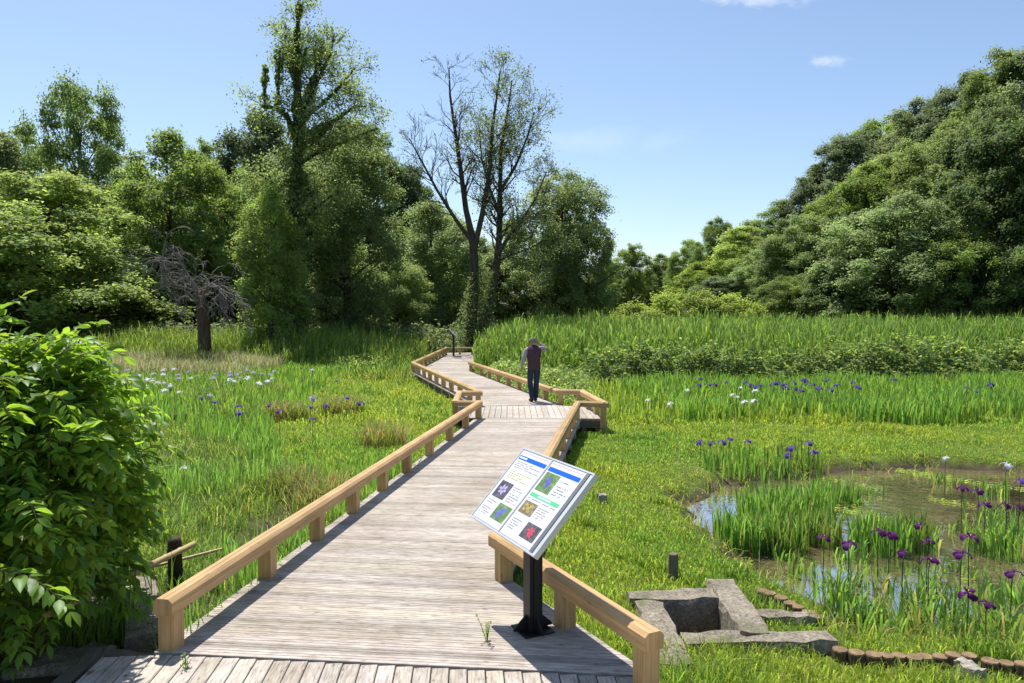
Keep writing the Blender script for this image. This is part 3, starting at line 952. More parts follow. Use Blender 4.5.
    e = MB(); e.tube([hc + Vector((-0.022, 0.088, -0.047)), hc + Vector((0, 0.096, -0.045)), hc + Vector((0.022, 0.088, -0.047))], [0.004, 0.007, 0.004], 6); e.build('mouth', plain('lips', (0.3, 0.12, 0.1), 0.5), rt, True)
    skin_obj('hair', [(0.005, 0.085, 1.43), (0.005, 0.10, 1.50), (0.005, 0.12, 1.565)], [(0, 1), (1, 2)], [(0.075, 0.06), (0.10, 0.09), (0.085, 0.09)], hair, rt)
    def loft(name, rings, mat):
        m = MB(); n = 16; vs = []; fs = []
        for cx_, cy_, z_, rx, ry in rings: vs += [(cx_ + rx * math.cos(2 * math.pi * q / n), cy_ + ry * math.sin(2 * math.pi * q / n), z_) for q in range(n)]
        for r_ in range(len(rings) - 1):
            for q in range(n): fs.append((r_ * n + q, r_ * n + (q + 1) % n, (r_ + 1) * n + (q + 1) % n, (r_ + 1) * n + q))
        fs.append(tuple(range(n - 1, -1, -1))); fs.append(tuple((len(rings) - 1) * n + q for q in range(n)))
        m.add(vs, fs)
        return m.build(name, mat, rt, True)
    loft('vest', [(0, 0.0, 0.79, 0.165, 0.13), (0, 0.0, 0.84, 0.167, 0.13), (0, 0.0, 0.92, 0.165, 0.125), (0, 0.01, 1.02, 0.155, 0.12), (0, 0.035, 1.14, 0.19, 0.14), (0, 0.05, 1.24, 0.205, 0.14), (0, 0.06, 1.31, 0.195, 0.115), (0, 0.07, 1.36, 0.14, 0.085), (0, 0.08, 1.39, 0.075, 0.07)], vest)
    for s, (a, b, c_) in ((-1, ('shl', 'ell', 'wrl')), (1, ('shr', 'elr', 'wrr'))):
        q = Vector(J[b]).lerp(Vector(J[c_]), 0.9)
        skin_obj('sleeve', [J[a], J[b], tuple(q)], [(0, 1), (1, 2)], [0.072, 0.056, 0.042], shirt, rt)
    tr = [(0, 0, 0.92), (0, 0, 0.84), J['hpl'], J['knl'], tuple(Vector(J['anl']) + Vector((0, 0, -0.035))), J['hpr'], J['knr'], tuple(Vector(J['anr']) + Vector((0, 0, -0.03)))]
    skin_obj('trousers', tr, [(0, 1), (1, 2), (2, 3), (3, 4), (1, 5), (5, 6), (6, 7)], [(0.145, 0.115), (0.14, 0.115), 0.1, 0.074, 0.062, 0.1, 0.074, 0.062], jeans, rt)
    for s, (a, b) in ((-1, ('anl', 'tol')), (1, ('anr', 'tor'))):
        A = Vector(J[a]); B = Vector(J[b])
        skin_obj('shoe', [(A.x, A.y - 0.03, 0.045), (B.x, B.y - 0.03, 0.042), (B.x, B.y + 0.03, 0.032)], [(0, 1), (1, 2)], [0.046, 0.045, 0.032], shoe, rt)
person()

# ------------------------------------------------------------------ concrete kerbs, slabs, edging, posts
def rough_block(name, p0, p1, w, h, ztop, mat, label, cat, group=None, n=6, amp=0.012, parent=None):
    """a worn block between two ground points: edges chipped by small displacements"""
    rn = random.Random(sum(map(ord, label)) + 5)
    c = Vector(((p0[0] + p1[0]) / 2, (p0[1] + p1[1]) / 2, ztop - h))
    d = Vector((p1[0] - p0[0], p1[1] - p0[1], 0)); L = d.length; d.normalize()
    s = Vector((-d.y, d.x, 0))
    mb = MB()
    prof = [(-1, 0), (-1, 0.5), (-1, 0.88), (-0.9, 1), (-0.3, 1.0), (0.3, 1.0), (0.9, 1), (1, 0.88), (1, 0.5), (1, 0)]
    n = max(n, int(L / 0.12))
    vs = []
    for i in range(n + 1):
        for a, b in prof:
            j = lambda: rn.uniform(-amp, amp)
            vs.append(d * (L * (i / n - 0.5) + j() * (1 if i in (0, n) else 0.4)) + s * (a * w / 2 + j()) + Vector((0, 0, b * h + j())))
    m = len(prof); fs = []
    for i in range(n):
        for k in range(m - 1): fs.append((i * m + k, (i + 1) * m + k, (i + 1) * m + k + 1, i * m + k + 1))
    fs.append(tuple(range(m))); fs.append(tuple(n * m + k for k in range(m - 1, -1, -1)))
    mb.add(vs, fs)
    o = mb.build(name, mat, parent)
    if parent is None:
        o.location = c
        tag(o, label, cat, group)
    return o

KG = 'concrete kerbs round the old drain'
rough_block('concrete_kerb', (0.98, 6.24), (1.72, 6.26), 0.22, 0.5, -0.15, M['concrete'], 'far concrete kerb of the old square drain, nearest the small wooden post', 'kerb', KG)
rough_block('concrete_kerb', (1.86, 6.62), (1.82, 5.50), 0.25, 0.55, -0.150, M['concrete'], 'raised thick concrete kerb on the pond side of the old square drain', 'kerb', KG)
rough_block('concrete_kerb', (1.13, 6.11), (1.13, 5.02), 0.24, 0.5, -0.155, M['concrete'], 'concrete kerb of the old drain beside the railing end post', 'kerb', KG)
rough_block('concrete_kerb', (1.27, 5.45), (2.38, 5.48), 0.20, 0.5, -0.17, M['concrete'], 'near concrete kerb of the old drain with tall grass in front', 'kerb', KG)
rough_block('concrete_kerb', (1.97, 5.95), (2.42, 5.93), 0.14, 0.45, -0.19, M['concrete'], 'short thin concrete kerb between the old drain and the log edging', 'kerb', KG)
KL = 'concrete slabs under the shrub'
rough_block('concrete_slab', (-3.26, 6.5), (-2.66, 5.32), 0.26, 0.45, -0.09, M['concrete'], 'long pale concrete slab between the shrub and the railing end', 'slab', KL)
rough_block('concrete_slab', (-4.1, 6.0), (-3.18, 6.02), 0.22, 0.45, -0.12, M['concrete'], 'shaded cross slab under the shrub, left of the long slab', 'slab', KL)
rough_block('concrete_slab', (-3.5, 5.15), (-2.95, 5.3), 0.3, 0.4, -0.2, M['concrete'], 'low broken slab in the shade in front of the shrub', 'slab', KL)
rough_block('timber_kerb', (-2.84, 4.2), (-2.80, 5.10), 0.13, 0.2, -0.07, M['old_timber'], 'grey timber kerb lying along the platform edge by the shrub', 'kerb')
rough_block('timber_kerb', (-2.9, 5.02), (-2.38, 4.98), 0.10, 0.2, -0.08, M['old_timber'], 'short dark timber at the foot of the left railing end post', 'kerb')
rough_block('stone', g(960, 670, -0.25), g(980, 682, -0.25), 0.09, 0.2, -0.165, M['stone'], 'pale broken stone lying in the grass in front of the log edging', 'stone')
rough_block('stone', g(598, 503, -0.25), g(606, 503, -0.25), 0.10, 0.16, -0.13, M['stone'], 'small grey stone in the lawn right of the flower sign', 'stone')
rough_block('timber_edging', g(88, 424, -0.25), g(186, 423, -0.25), 0.12, 0.24, -0.06, M['dark_timber'], 'dark timber edging lying in the left marsh below the white irises', 'edging')
rough_block('fallen_log', (0.9, 44.5), (3.1, 44.8), 0.3, 0.5, 1.55, M['bark_dead'], 'pale weathered beam half hidden behind the reeds near the bare tree', 'log')

def round_post(px, py, hgt, r, label, name='wooden_post', mat='old_timber', cat='post'):
    x, y = g(px, py, -0.27)
    mb = MB()
    mb.tube([(0, 0, -0.2), (0, 0, hgt * 0.5), (0.003, 0, hgt - 0.008), (0.003, 0, hgt)], [r, r * 1.02, r, r * 0.9], 10)
    o = mb.build(name, M[mat])
    o.location = (x, y, -0.27)
    tag(o, label, cat)
round_post(673, 580, 0.25, 0.045, 'short grey wooden post standing in the lawn beside the old drain')

def edging(pts, label, dz=0.0):
    """half-buried round stakes set side by side"""
    rn = random.Random(5)
    p0 = pts[0]
    root = empty('log_edging', (p0[0], p0[1], -0.3), 0, label, 'edging', 'log edgings along the pond')
    k = 0
    topm = plain('cut_log_end' + str(len(pts)), (0.22, 0.15, 0.085), 0.9, 0.15, 0, 0.55, 14, 0.4)
    for i in range(len(pts) - 1):
        a, b = pts[i], pts[i + 1]
        n = max(1, round(math.dist(a, b) / 0.108))
        for j in range(n):
            p = lerp(a, b, (j + 0.5) / n)
            r = rn.uniform(0.052, 0.060)
            zt = rn.uniform(0.085, 0.11) + dz
            mb = MB()
            cx, cy = p[0] - p0[0] + rn.uniform(-0.008, 0.008), p[1] - p0[1] + rn.uniform(-0.012, 0.012)
            mb.tube([(cx, cy, -0.25), (cx, cy, zt - 0.006)], [r, r], 9, mi=0, caps=False)
            mb.tube([(cx, cy, zt - 0.0065), (cx, cy, zt + 0.004)], [r, r * 0.93], 9, mi=1)
            mb.build('log', [M['log_side'], topm], root)
edging([g(*p, -0.2) for p in ((757, 590), (775, 595), (795, 604), (812, 612), (826, 619))], 'short run of log edging beside the old drain')
edging([g(*p, -0.2) for p in ((830, 648), (850, 653), (880, 654), (920, 655), (960, 656), (1000, 660), (1030, 665), (1090, 674))], 'long run of log edging at the near shore of the pond')

def bamboo():
    root = empty('bamboo_fence', (-3.05, 6.7, -0.25), 0, 'low bamboo fence with one dark tied post beside the left shrub', 'fence')
    b0 = Vector((-3.05, 6.7, -0.25))
    pm = MB(); pm.tube([(0, 0, -0.2), (0, 0, 0.40), (0, 0, 0.44)], [0.062, 0.06, 0.056], 10); pm.build('post', M['dark_timber'], root, True)
    def pole(a, b, r):
        mb = MB()
        a, b = Vector(a) - b0, Vector(b) - b0
        n = 9; ps, rs = [], []
        for i in range(n + 1):
            for o, k in ((-0.006, 1.0), (0.0, 1.16), (0.006, 1.0)):
                ps.append(a.lerp(b, min(1, max(0, i / n + o)))); rs.append(r * k)
        ps2, rs2 = [ps[0]], [rs[0]]
        for p, q in zip(ps[1:], rs[1:]):
            if (p - ps2[-1]).length > 1e-4: ps2.append(p); rs2.append(q)
        mb.tube(ps2, rs2, 8)
        mb.build('bamboo_pole', M['bamboo'], root, True)
    pole(at_d(194, 544, 6.72), at_d(28, 624, 4.75), 0.027)
    pole(at_d(222, 549, 7.0), at_d(140, 570, 6.6), 0.014)
    for z in (0.12, 0.3):
        t = MB(); t.tube([(0, 0, z), (0, 0, z + 0.03)], [0.068, 0.068], 10, caps=False); t.build('rope_tie', M['black'], root)
bamboo()

# ------------------------------------------------------------------ grass, sedge and iris leaves
def scatter(y0, y1, dens, rng, xmin=None, xmax=None):
    w = lambda y: y * 0.72 + 1.2
    xa, xb = (-w(y1) if xmin is None else xmin), (w(y1) if xmax is None else xmax)
    n = int(dens * (y1 - y0) * (xb - xa))
    x = rng.uniform(xa, xb, n); y = rng.uniform(y0, y1, n)
    k = np.abs(x) < w(y)
    return x[k], y[k]

def left_of_walk(x, y):
    """True on the left (west) bank of the boardwalk"""
    xe = np.interp(y, [0, 4.8, 15.7, 17.5, 27.5, 38, 60], [-2.2, -2.2, -0.7, -1.0, -3.6, -3.3, -3.3])
    return x < xe

EDGE_A = [g(*p, -0.2) for p in ((757, 590), (775, 595), (795, 604), (812, 612), (826, 619))]
EDGE_B = [g(*p, -0.2) for p in ((830, 648), (850, 653), (880, 654), (920, 655), (960, 656), (1000, 660), (1030, 665), (1090, 674))]
def build_grass():
    rng = np.random.default_rng(5)
    P, Hh, W, L, T = [], [], [], [], []
    P2, H2, W2, L2, T2 = [], [], [], [], []
    for y0, y1, dens, wd in ((3.3, 6.5, 4600, 0.0075), (6.5, 10, 3200, 0.009), (10, 16, 2400, 0.011), (16, 26, 800, 0.018), (26, 34, 320, 0.028)):
        x, y = scatter(y0, y1, dens, rng)
        z = ground_z(x, y)
        keep = ~on_deck(x, y, 0.05) & (z > -0.7)
        wet = z < WATER_Z + 0.03
        keep &= ~wet | (rng.random(len(x)) < 0.02)
        shore = (z < -0.33) & ~wet
        pd = polydist(x, y, POND)
        keep &= ~shore | (rng.random(len(x)) < 0.25)
        keep &= (pd > 0.0) | (rng.random(len(x)) < 0.3)
        leftbox = (x < -2.35) & (y < 6.6)
        keep &= ~leftbox | ((rng.random(len(x)) < 0.25) & (y > 5.4))
        kerb = ((x > 0.98) & (x < 2.0) & (y > 5.34) & (y < 6.36))
        kerb |= (np.abs(x - 1.84) < 0.15) & (y > 5.4) & (y < 6.65)
        keep &= ~kerb
        patch = wob(x, y, 0.8, 3.0)
        keep &= rng.random(len(x)) < 0.72 + 0.35 * patch
        x, y, z, patch, pd = x[keep], y[keep], z[keep], patch[keep], pd[keep]
        lf = left_of_walk(x, y)
        n = len(x)
        h = rng.uniform(0.05, 0.135, n) * (1 + 0.45 * patch)
        tall = wob(x, y, 1.9, 7.0) > 0.45
        h = np.where(tall, h * 1.35, h)
        keep2 = (np.abs(polydist(x, y, [*EDGE_A, *EDGE_A[::-1]])) > 0.13) & (np.abs(polydist(x, y, [*EDGE_B, *EDGE_B[::-1]])) > 0.13)
        keep2 &= ~((polydist(x, y, PUDDLE) < 0.35) & (rng.random(len(x)) < 0.85))
        h = np.where(keep2, h, 0.004)
        h = np.where(lf & (y > 6.0) & (y < 7.6) & (x < -2.5), np.minimum(h, 0.09), h)
        # marsh on the left is taller, except for the mown-looking strip by the far railing
        strip = lf & (y > 11) & (y < 26) & (x > np.interp(y, [11, 16, 21, 27], [-3.4, -5.2, -7.5, -8]))
        h = np.where(~lf & (y > 6.5), h * 0.68, h)
        h = np.where(~lf, h * np.clip(0.45 + pd * 0.55, 0.45, 1), h)
        tuft = (wob(x, y, 4.2, 15.0) + 0.6 * wob(x, y, 1.3, 8.0)) > 0.72
        h = np.where(tuft, h * 1.9, h)
        wild = np.clip(0.5 + 0.8 * wob(x, y, 0.7, 33.0) + 0.4 * wob(x, y, 2.6, 13.0), 0, 1)
        h = np.where(lf & ~strip, h * (1.0 + 1.3 * wild) + 0.03, h)
        h = np.where(~lf & (y < 5.5), h * 1.35, h)
        h = np.where(y > 16.5, h * 1.5, h)
        h = np.where(strip, h * 0.75 + 0.05, h)
        wv = wd * rng.uniform(0.6, 1.3, n)
        t = tints(n, rng, 0.27, 0.10)
        # lush against yellowed patches
        yel = np.clip(0.5 + 0.6 * wob(x, y, 0.55, 12.0) + 0.3 * wob(x, y, 2.4, 2.0), 0, 1)[:, None]
        t = t * ((1 - yel) * np.array([[0.78, 0.92, 0.95]]) + yel * np.array([[1.20, 1.08, 1.0]]))
        t = np.where((lf & ~strip)[:, None], t * np.array([[0.92, 0.90, 1.25]]) * rng.uniform(0.7, 1.15, (n, 1)), t)
        t = np.where(tuft[:, None], t * np.array([[0.8, 0.88, 0.9]]), t)
        dead = rng.random(n) < 0.035
        t[dead] = np.array([1.9, 1.15, 2.6]) * rng.uniform(0.7, 1.2, (dead.sum(), 1))
        P.append(np.stack([x, y, z - 0.01], 1)); Hh.append(h); W.append(wv)
        L.append(rng.uniform(0.15, 1.0, n)); T.append(t)
        # upright sedge and young iris leaves among the left marsh
        k = lf & ~strip & (rng.random(n) < (0.17 if y0 < 16 else 0.26)) & (wob(x, y, 0.95, 21.0) + 0.5 * wob(x, y, 3.0, 2.0) > 0.0) & (polydist(x, y, PUDDLE) > 0.5)
        m = k.sum()
        P2.append(np.stack([x[k], y[k], z[k] - 0.01], 1)); H2.append(rng.uniform(0.25, 0.62, m)); W2.append(wd * 1.3 * rng.uniform(0.8, 1.3, m))
        L2.append(rng.uniform(0.05, 0.4, m)); T2.append(tints(m, rng, 0.2, 0.08))
    c = np.concatenate
    tag(blades('grass', c(P), c(Hh), c(W), c(L), M['grass'], c(T)), kind='stuff')
    tag(blades('marsh_grass', c(P2), c(H2), c(W2), c(L2), M['iris_leaf'], c(T2)), kind='stuff')
build_grass()

def blade_field(name, x, y, h, w, lean, mat, rng, amp=0.2, z=None, kind='stuff', tmul=None):
    z = ground_z(x, y) if z is None else z
    n = len(x)
    t = tints(n, rng, amp, 0.08)
    if tmul is not None: t = t * tmul
    o = blades(name, np.stack([x, y, z - 0.02], 1), h, w, lean, mat, t, rng=rng)
    if kind: tag(o, kind=kind)
    return o

def build_iris_fields():
    rng = np.random.default_rng(8)
    # the bed of iris leaves across the middle right
    x, y = scatter(16.2, 25.0, 260, rng, 3.2, 22)
    front = 16.6 + 0.9 * wob(x, x * 0, 0.55, 3) + 0.02 * x
    k = (y > front) & (x > np.interp(y, [16, 25], [3.9, 2.6]) + 0.7 * wob(x * 0, y, 1.1, 4)) & (wob(x, y, 1.35, 31.0) + 0.5 * wob(x, y, 3.7, 3.0) > -0.30)
    x, y = x[k], y[k]; n = len(x)
    thin = (y > 20.5) & (rng.random(n) < 0.3)
    x, y = x[~thin], y[~thin]; n = len(x)
    blade_field('iris_leaves', x, y, rng.uniform(0.34, 0.64, n) * (1 + 0.25 * wob(x, y, 1.2, 8)), rng.uniform(0.02, 0.034, n), rng.uniform(0.03, 0.38, n), M['iris_leaf'], rng)
    # thinner leaves left and at the back
    x, y = scatter(16.5, 26, 60, rng, 1.9, 20)
    k = ~on_deck(x, y, 0.25) & ~left_of_walk(x, y)
    x, y = x[k], y[k]; n = len(x)
    blade_field('iris_leaves', x, y, rng.uniform(0.3, 0.6, n), rng.uniform(0.018, 0.03, n), rng.uniform(0.1, 0.5, n), M['grass'], rng)
    # left marsh bed with the white irises
    x, y = scatter(17.5, 28, 120, rng, -16, -4.2)
    k = (x < np.interp(y, [17, 28], [-5.0, -6.5])) & (wob(x, y, 1.0, 17.0) > -0.7)
    x, y = x[k], y[k]; n = len(x)
    blade_field('iris_leaves', x, y, rng.uniform(0.35, 0.66, n), rng.uniform(0.018, 0.03, n), rng.uniform(0.05, 0.4, n), M['iris_leaf'], rng, tmul=np.array([[1.15, 1.05, 1.0]]))
    # fine straw-coloured grass at the edge of the left wood
    x, y = scatter(25, 33, 260, rng, -19, -4.5)
    k = (wob(x, y, 0.5, 41.0) + np.clip((-x - 9) / 6, -0.6, 0.6) > 0.25)
    x, y = x[k], y[k]; n = len(x)
    blade_field('dry_grass', x, y, rng.uniform(0.5, 1.0, n), rng.uniform(0.014, 0.024, n), rng.uniform(0.1, 0.6, n), M['dry'], rng, 0.25)
build_iris_fields()

def stalks():
    rng = np.random.default_rng(91)
    for y0, y1, dn, w_ in ((6, 12, 5.0, 0.006), (12, 26, 2.2, 0.011)):
        x, y = scatter(y0, y1, dn, rng)
        k = ~on_deck(x, y, 0.3) & (ground_z(x, y) > -0.5) & (left_of_walk(x, y) | (rng.random(len(x)) < 0.25))
        x, y = x[k], y[k]; n = len(x)
        blade_field('dry_stalks', x, y, rng.uniform(0.25, 0.6, n), np.full(n, w_), rng.uniform(0.1, 0.8, n), M['dry'], rng, 0.3)
stalks()

# clumps one can tell apart in the near pond
CLG = 'iris leaf clumps standing in the pond'
def leaf_clump(x, y, r, h, n, mat, label, name='iris_clump', cat='iris clump', group=CLG, lean=(0.05, 0.35), w=(0.015, 0.027), seed=1, dry=0.0):
    rng = np.random.default_rng(seed)
    z0 = float(ground_z(np.array([x]), np.array([y]))[0])
    a = rng.uniform(0, 2 * np.pi, n); rr = r * np.sqrt(rng.random(n))
    px, py = rr * np.cos(a), rr * np.sin(a)
    z = ground_z(x + px, y + py) - z0 - 0.02
    hh = rng.uniform(0.6, 1.08, n) * h
    t = tints(n, rng, 0.2, 0.08)
    if dry:
        k = rng.random(n) < dry
        t[k] = np.array([2.3, 1.3, 2.4]) * rng.uniform(0.6, 1.1, (k.sum(), 1))
    o = blades(name, np.stack([px, py, z], 1), hh, rng.uniform(*w, n), rng.uniform(*lean, n), mat, t, rng=rng)
    o.location = (x, y, z0)
    return tag(o, label, cat, group)

extra = [
    (800, 575, 0.16, 0.36, 60, 'thin iris tuft in the near pond just behind the short log edging'), (785, 560, 0.18, 0.3, 60, 'low iris tuft at the pond margin in front of the big tuft'),
    (845, 585, 0.16, 0.40, 60, 'iris tuft in the near pond below the magenta flower at the big tuft'), (875, 590, 0.16, 0.42, 60, 'iris tuft in the middle of the near pond under the very dark flower'),
    (905, 598, 0.18, 0.42, 70, 'iris tuft right of the middle of the near pond'), (935, 590, 0.16, 0.40, 60, 'iris tuft under the closed dark purple flower'),
    (968, 606, 0.18, 0.42, 70, 'iris tuft just left of the pinkest flower'), (1000, 600, 0.2, 0.42, 80, 'iris tuft beside the magenta flower of the right bank'),
    (880, 640, 0.16, 0.36, 60, 'short iris tuft touching the long log edging, left part'), (945, 642, 0.16, 0.38, 60, 'short iris tuft touching the long log edging, middle part'),
    (850, 560, 0.2, 0.34, 80, 'iris tuft between the big tuft and the middle tuft'), (985, 520, 0.24, 0.44, 110, 'iris tuft behind the brown water at the tall right clumps'),
    (955, 530, 0.15, 0.34, 40, 'sparse iris tuft standing alone in brown water'), (870, 495, 0.2, 0.3, 60, 'low iris tuft far out in the open pond')]
cl = extra + [  # px, py(base), radius, height, n
    (745, 546, 0.32, 0.50, 300, 'dense iris leaf clump at the left end of the big pond tuft'),
    (775, 548, 0.30, 0.48, 280, 'dense iris leaf clump in the near middle of the big pond tuft'),
    (768, 522, 0.34, 0.52, 280, 'iris leaf clump at the back left of the big pond tuft'),
    (800, 515, 0.36, 0.50, 280, 'iris leaf clump at the back middle of the big pond tuft'),
    (815, 540, 0.26, 0.44, 200, 'iris leaf clump at the right of the big pond tuft above two purple flowers'),
    (835, 500, 0.3, 0.42, 180, 'iris leaf clump behind the big pond tuft at the open water'),
    (880, 548, 0.30, 0.46, 240, 'iris leaf clump in open water behind the two close purple flowers'),
    (905, 545, 0.24, 0.44, 170, 'iris leaf clump on the right flank of the middle pond tuft'),
    (735, 478, 0.5, 0.40, 200, 'thin iris clump under the five violet flowers at the far shore'),
    (765, 476, 0.5, 0.38, 190, 'thin iris clump between violet flowers at the far shore'),
    (800, 474, 0.45, 0.38, 170, 'thin iris clump under the right violet flowers at the far shore'),
    (832, 612, 0.18, 0.46, 80, 'loose iris clump in the near pond beside the log edging corner'),
    (858, 622, 0.20, 0.44, 90, 'loose bright iris clump near the middle of the long log edging'),
    (905, 630, 0.24, 0.44, 85, 'loose iris clump left of the lowest purple flowers'),
    (938, 618, 0.24, 0.46, 90, 'loose iris clump below the row of purple flowers'),
    (980, 632, 0.26, 0.44, 90, 'iris clump at the long log edging under the pinkest flowers'),
    (1010, 640, 0.26, 0.5, 90, 'iris clump where the log edging meets the picture edge'),
    (1000, 552, 0.34, 0.5, 200, 'tall iris clump at the pond right side'),
    (1025, 540, 0.36, 0.52, 200, 'tall iris clump behind the tall right pond clump'),
    (945, 482, 0.2, 0.36, 60, 'small iris clump with a white flower in the far pond'),
    (992, 492, 0.24, 0.36, 70, 'small pale iris clump with a white flower at right of the far pond'),
    (925, 548, 0.18, 0.36, 45, 'sparse iris tuft in open water among the purple flowers'),
    (960, 575, 0.22, 0.36, 60, 'sparse iris tuft under the purple flowers of the near pond'),
    (1040, 600, 0.3, 0.46, 110, 'iris clump at the right bank of the near pond'),
]
for i, (px, py, r, h, n, lab) in enumerate(cl):
    p = at(px, py, -0.42)
    big = 14 <= i < 22
    leaf_clump(p.x, p.y, r * (1.12 if big else 1), h * (1.08 if big else 1), int(n * (1.5 if big else 0.5 if i < 14 else 0.75)), M['iris_leaf'] if i % 3 else M['reed'], lab, seed=50 + i, lean=(0.03, 0.26) if 14 <= i < 25 else (0.08, 0.6), dry=0.05 if 14 <= i < 25 else 0.12)
# sedge tussocks on the left bank
TG = 'sedge tussocks on the left bank'
for i, (px, py, r, h, n, lab, dry) in enumerate([
        (318, 505, 0.34, 0.42, 700, 'sedge tussock with pale seed heads beside the left railing', 0.35),
        (292, 492, 0.3, 0.36, 500, 'darker sedge tussock left of the one with pale seed heads', 0.2),
        (384, 448, 0.42, 0.44, 700, 'brownish sedge tussock beside the middle of the left railing', 0.35),
        (342, 414, 0.5, 0.44, 600, 'sedge tussock under the violet irises', 0.3),
        (285, 420, 0.5, 0.40, 600, 'wide sedge tussock left of the violet irises', 0.3),
        (270, 400, 0.6, 0.42, 500, 'sedge tussock behind the wide one, below the white irises', 0.25)]):
    p = at(px, py, -0.27)
    leaf_clump(p.x, p.y, r, h * 1.35, int(n * 1.1), M['sedge'], lab, 'sedge_tussock', 'tussock', TG, (0.25, 1.1), (0.006, 0.011) if p.y < 14 else (0.01, 0.018), 90 + i, dry)
# loose growth standing in the pond margin
def emergent():
    rng = np.random.default_rng(77)
    x, y = scatter(4.9, 9.8, 420, rng, 2.0, 8.5)
    z = ground_z(x, y)
    d = polydist(x, y, POND)
    k = (d < 0.25) & (wob(x, y, 2.1, 5.0) + 0.35 * wob(x, y, 6, 1) > 0.45) & ((y < 7.2) | (wob(x, y, 2.9, 8.0) > 0.45))
    x, y, z = x[k], y[k], z[k]; n = len(x)
    blade_field('pond_weeds', x, y, rng.uniform(0.10, 0.34, n), rng.uniform(0.006, 0.012, n), rng.uniform(0.2, 1.2, n), M['grass'], rng, 0.25, z)
    # weeds and dead stalks along the muddy margin
    x, y = scatter(4.9, 13, 260, rng, 1.4, 11)
    d = polydist(x, y, POND)
    k = (np.abs(d + 0.02) < 0.30) & (wob(x, y, 2.6, 11.0) + 0.6 * wob(x, y, 7.0, 3) > -0.15)
    x, y = x[k], y[k]; n = len(x); z = np.maximum(ground_z(x, y), WATER_Z - 0.05)
    tm = np.where(rng.random((n, 1)) < 0.4, np.array([[1.7, 1.0, 2.2]]) * 0.75, np.array([[0.9, 1.0, 1.0]]))
    blade_field('pond_weeds', x, y, rng.uniform(0.05, 0.24, n), rng.uniform(0.006, 0.012, n), rng.uniform(0.3, 1.6, n), M['grass'], rng, 0.3, z, 'stuff', tm)
    # flat scum and small floating leaves
    x, y = scatter(4.9, 13, 420, rng, 1.6, 12)
    d = polydist(x, y, POND)
    k = (d < 0.1) & (wob(x, y, 1.4, 14.0) + 0.5 * wob(x, y, 4, 2) > 0.55)
    x, y = x[k], y[k]; n = len(x)
    nr = np.tile([[0, 0, 1.0]], (n, 1)) + rng.normal(0, 0.15, (n, 3))
    tag(leaves('pond_weeds', np.stack([x, y, np.full(n, WATER_Z + 0.012)], 1), nr, rng.uniform(0.03, 0.08, n), tints(n, rng, 0.3, 0.2), M['lf_yellow'], None, 0.6, rng), kind='stuff')
emergent()

# ------------------------------------------------------------------ irises in flower
def flower_mb(rng, size):
    """six-petalled iris: three broad falls that droop, three small standards, a yellow heart"""
    mb = MB()
    for k in range(3):
        a = k * 2 * math.pi / 3 + rng.uniform(-0.25, 0.25)
        for kind in (0, 1):
            an = a + (math.pi / 3 if kind else 0)
            rows = [(0.06, 0.02, 0.05), (0.35, 0.13, 0.26), (0.62, 0.10, 0.44), (0.84, -0.08, 0.46), (0.98, -0.34, 0.34), (0.96, -0.58, 0.12)] if kind == 0 else [(0.05, 0.04, 0.03), (0.26, 0.24, 0.12), (0.46, 0.36, 0.14), (0.62, 0.32, 0.05)]
            vs = []
            tt = rng.uniform(0.75, 1.2)
            for r, z, w in rows:
                for q in (-1, 0, 1):
                    rr, zz = r * size, (z + (0.07 if q == 0 else rng.uniform(-0.03, 0.05))) * size
                    vs.append((rr * math.cos(an) - q * w * size * math.sin(an), rr * math.sin(an) + q * w * size * math.cos(an), zz))
            fs = []
            for i in range(len(rows) - 1):
                for q in range(2): fs.append((i * 3 + q, i * 3 + q + 1, i * 3 + q + 4, i * 3 + q + 3))
            vs = [(x_ + rng.uniform(-.08, .08) * size, y_ + rng.uniform(-.08, .08) * size, z_ + rng.uniform(-.11, .11) * size) for x_, y_, z_ in vs]
            mb.add(vs, fs, None, (tt, tt, tt), 0)
            if kind == 0:
                hv = [(0.10 * size * math.cos(an), 0.10 * size * math.sin(an), 0.085 * size), (0.34 * size * math.cos(an - 0.12), 0.34 * size * math.sin(an - 0.12), 0.215 * size), (0.46 * size * math.cos(an), 0.46 * size * math.sin(an), 0.235 * size), (0.34 * size * math.cos(an + 0.12), 0.34 * size * math.sin(an + 0.12), 0.215 * size)]
                mb.add(hv, [(0, 1, 2, 3)], None, (1, 1, 1), 1)
    return mb

PROTO = {}
def iris(px, py, zf, colour, label, group, size, Y=None):
    p = at(px, py, zf) if Y is None else at_d(px, py, Y)
    z0 = float(ground_z(np.array([p.x]), np.array([p.y]))[0])
    hgt = p.z - z0
    key = (colour, size, random.randrange(3))
    if key not in PROTO:
        rn = random.Random(len(PROTO) * 13 + 3)
        root = empty('iris', (0, 0, 0))
        fl = flower_mb(rn, size).build('flower', [M['petal_' + colour], M['petal_heart']], root, True)
        st = MB(); st.tube([(0, 0, 0), (0.008, 0.004, 0.45), (0.012, 0.0, 0.8), (0.0, 0, 1.0)], [0.0055, 0.005, 0.0045, 0.004], 5)
        so = st.build('stem', M['stem'], root, True)
        PROTO[key] = root
        r = root
    else: r = copy_tree(PROTO[key])
    r.location = (p.x, p.y, z0)
    r.rotation_euler = (0, 0, random.uniform(0, 6.28))
    for c in r.children:
        if c.name.startswith('flower'):
            c.location = (0, 0, hgt); c.rotation_euler = (random.uniform(-0.3, 0.3), random.uniform(-0.3, 0.3), 0)
            s = random.uniform(0.75, 1.15); c.scale = (s, s, s * random.uniform(0.8, 1.3))
        else: c.scale = (1, 1, hgt)
    tag(r, label, 'iris', group)

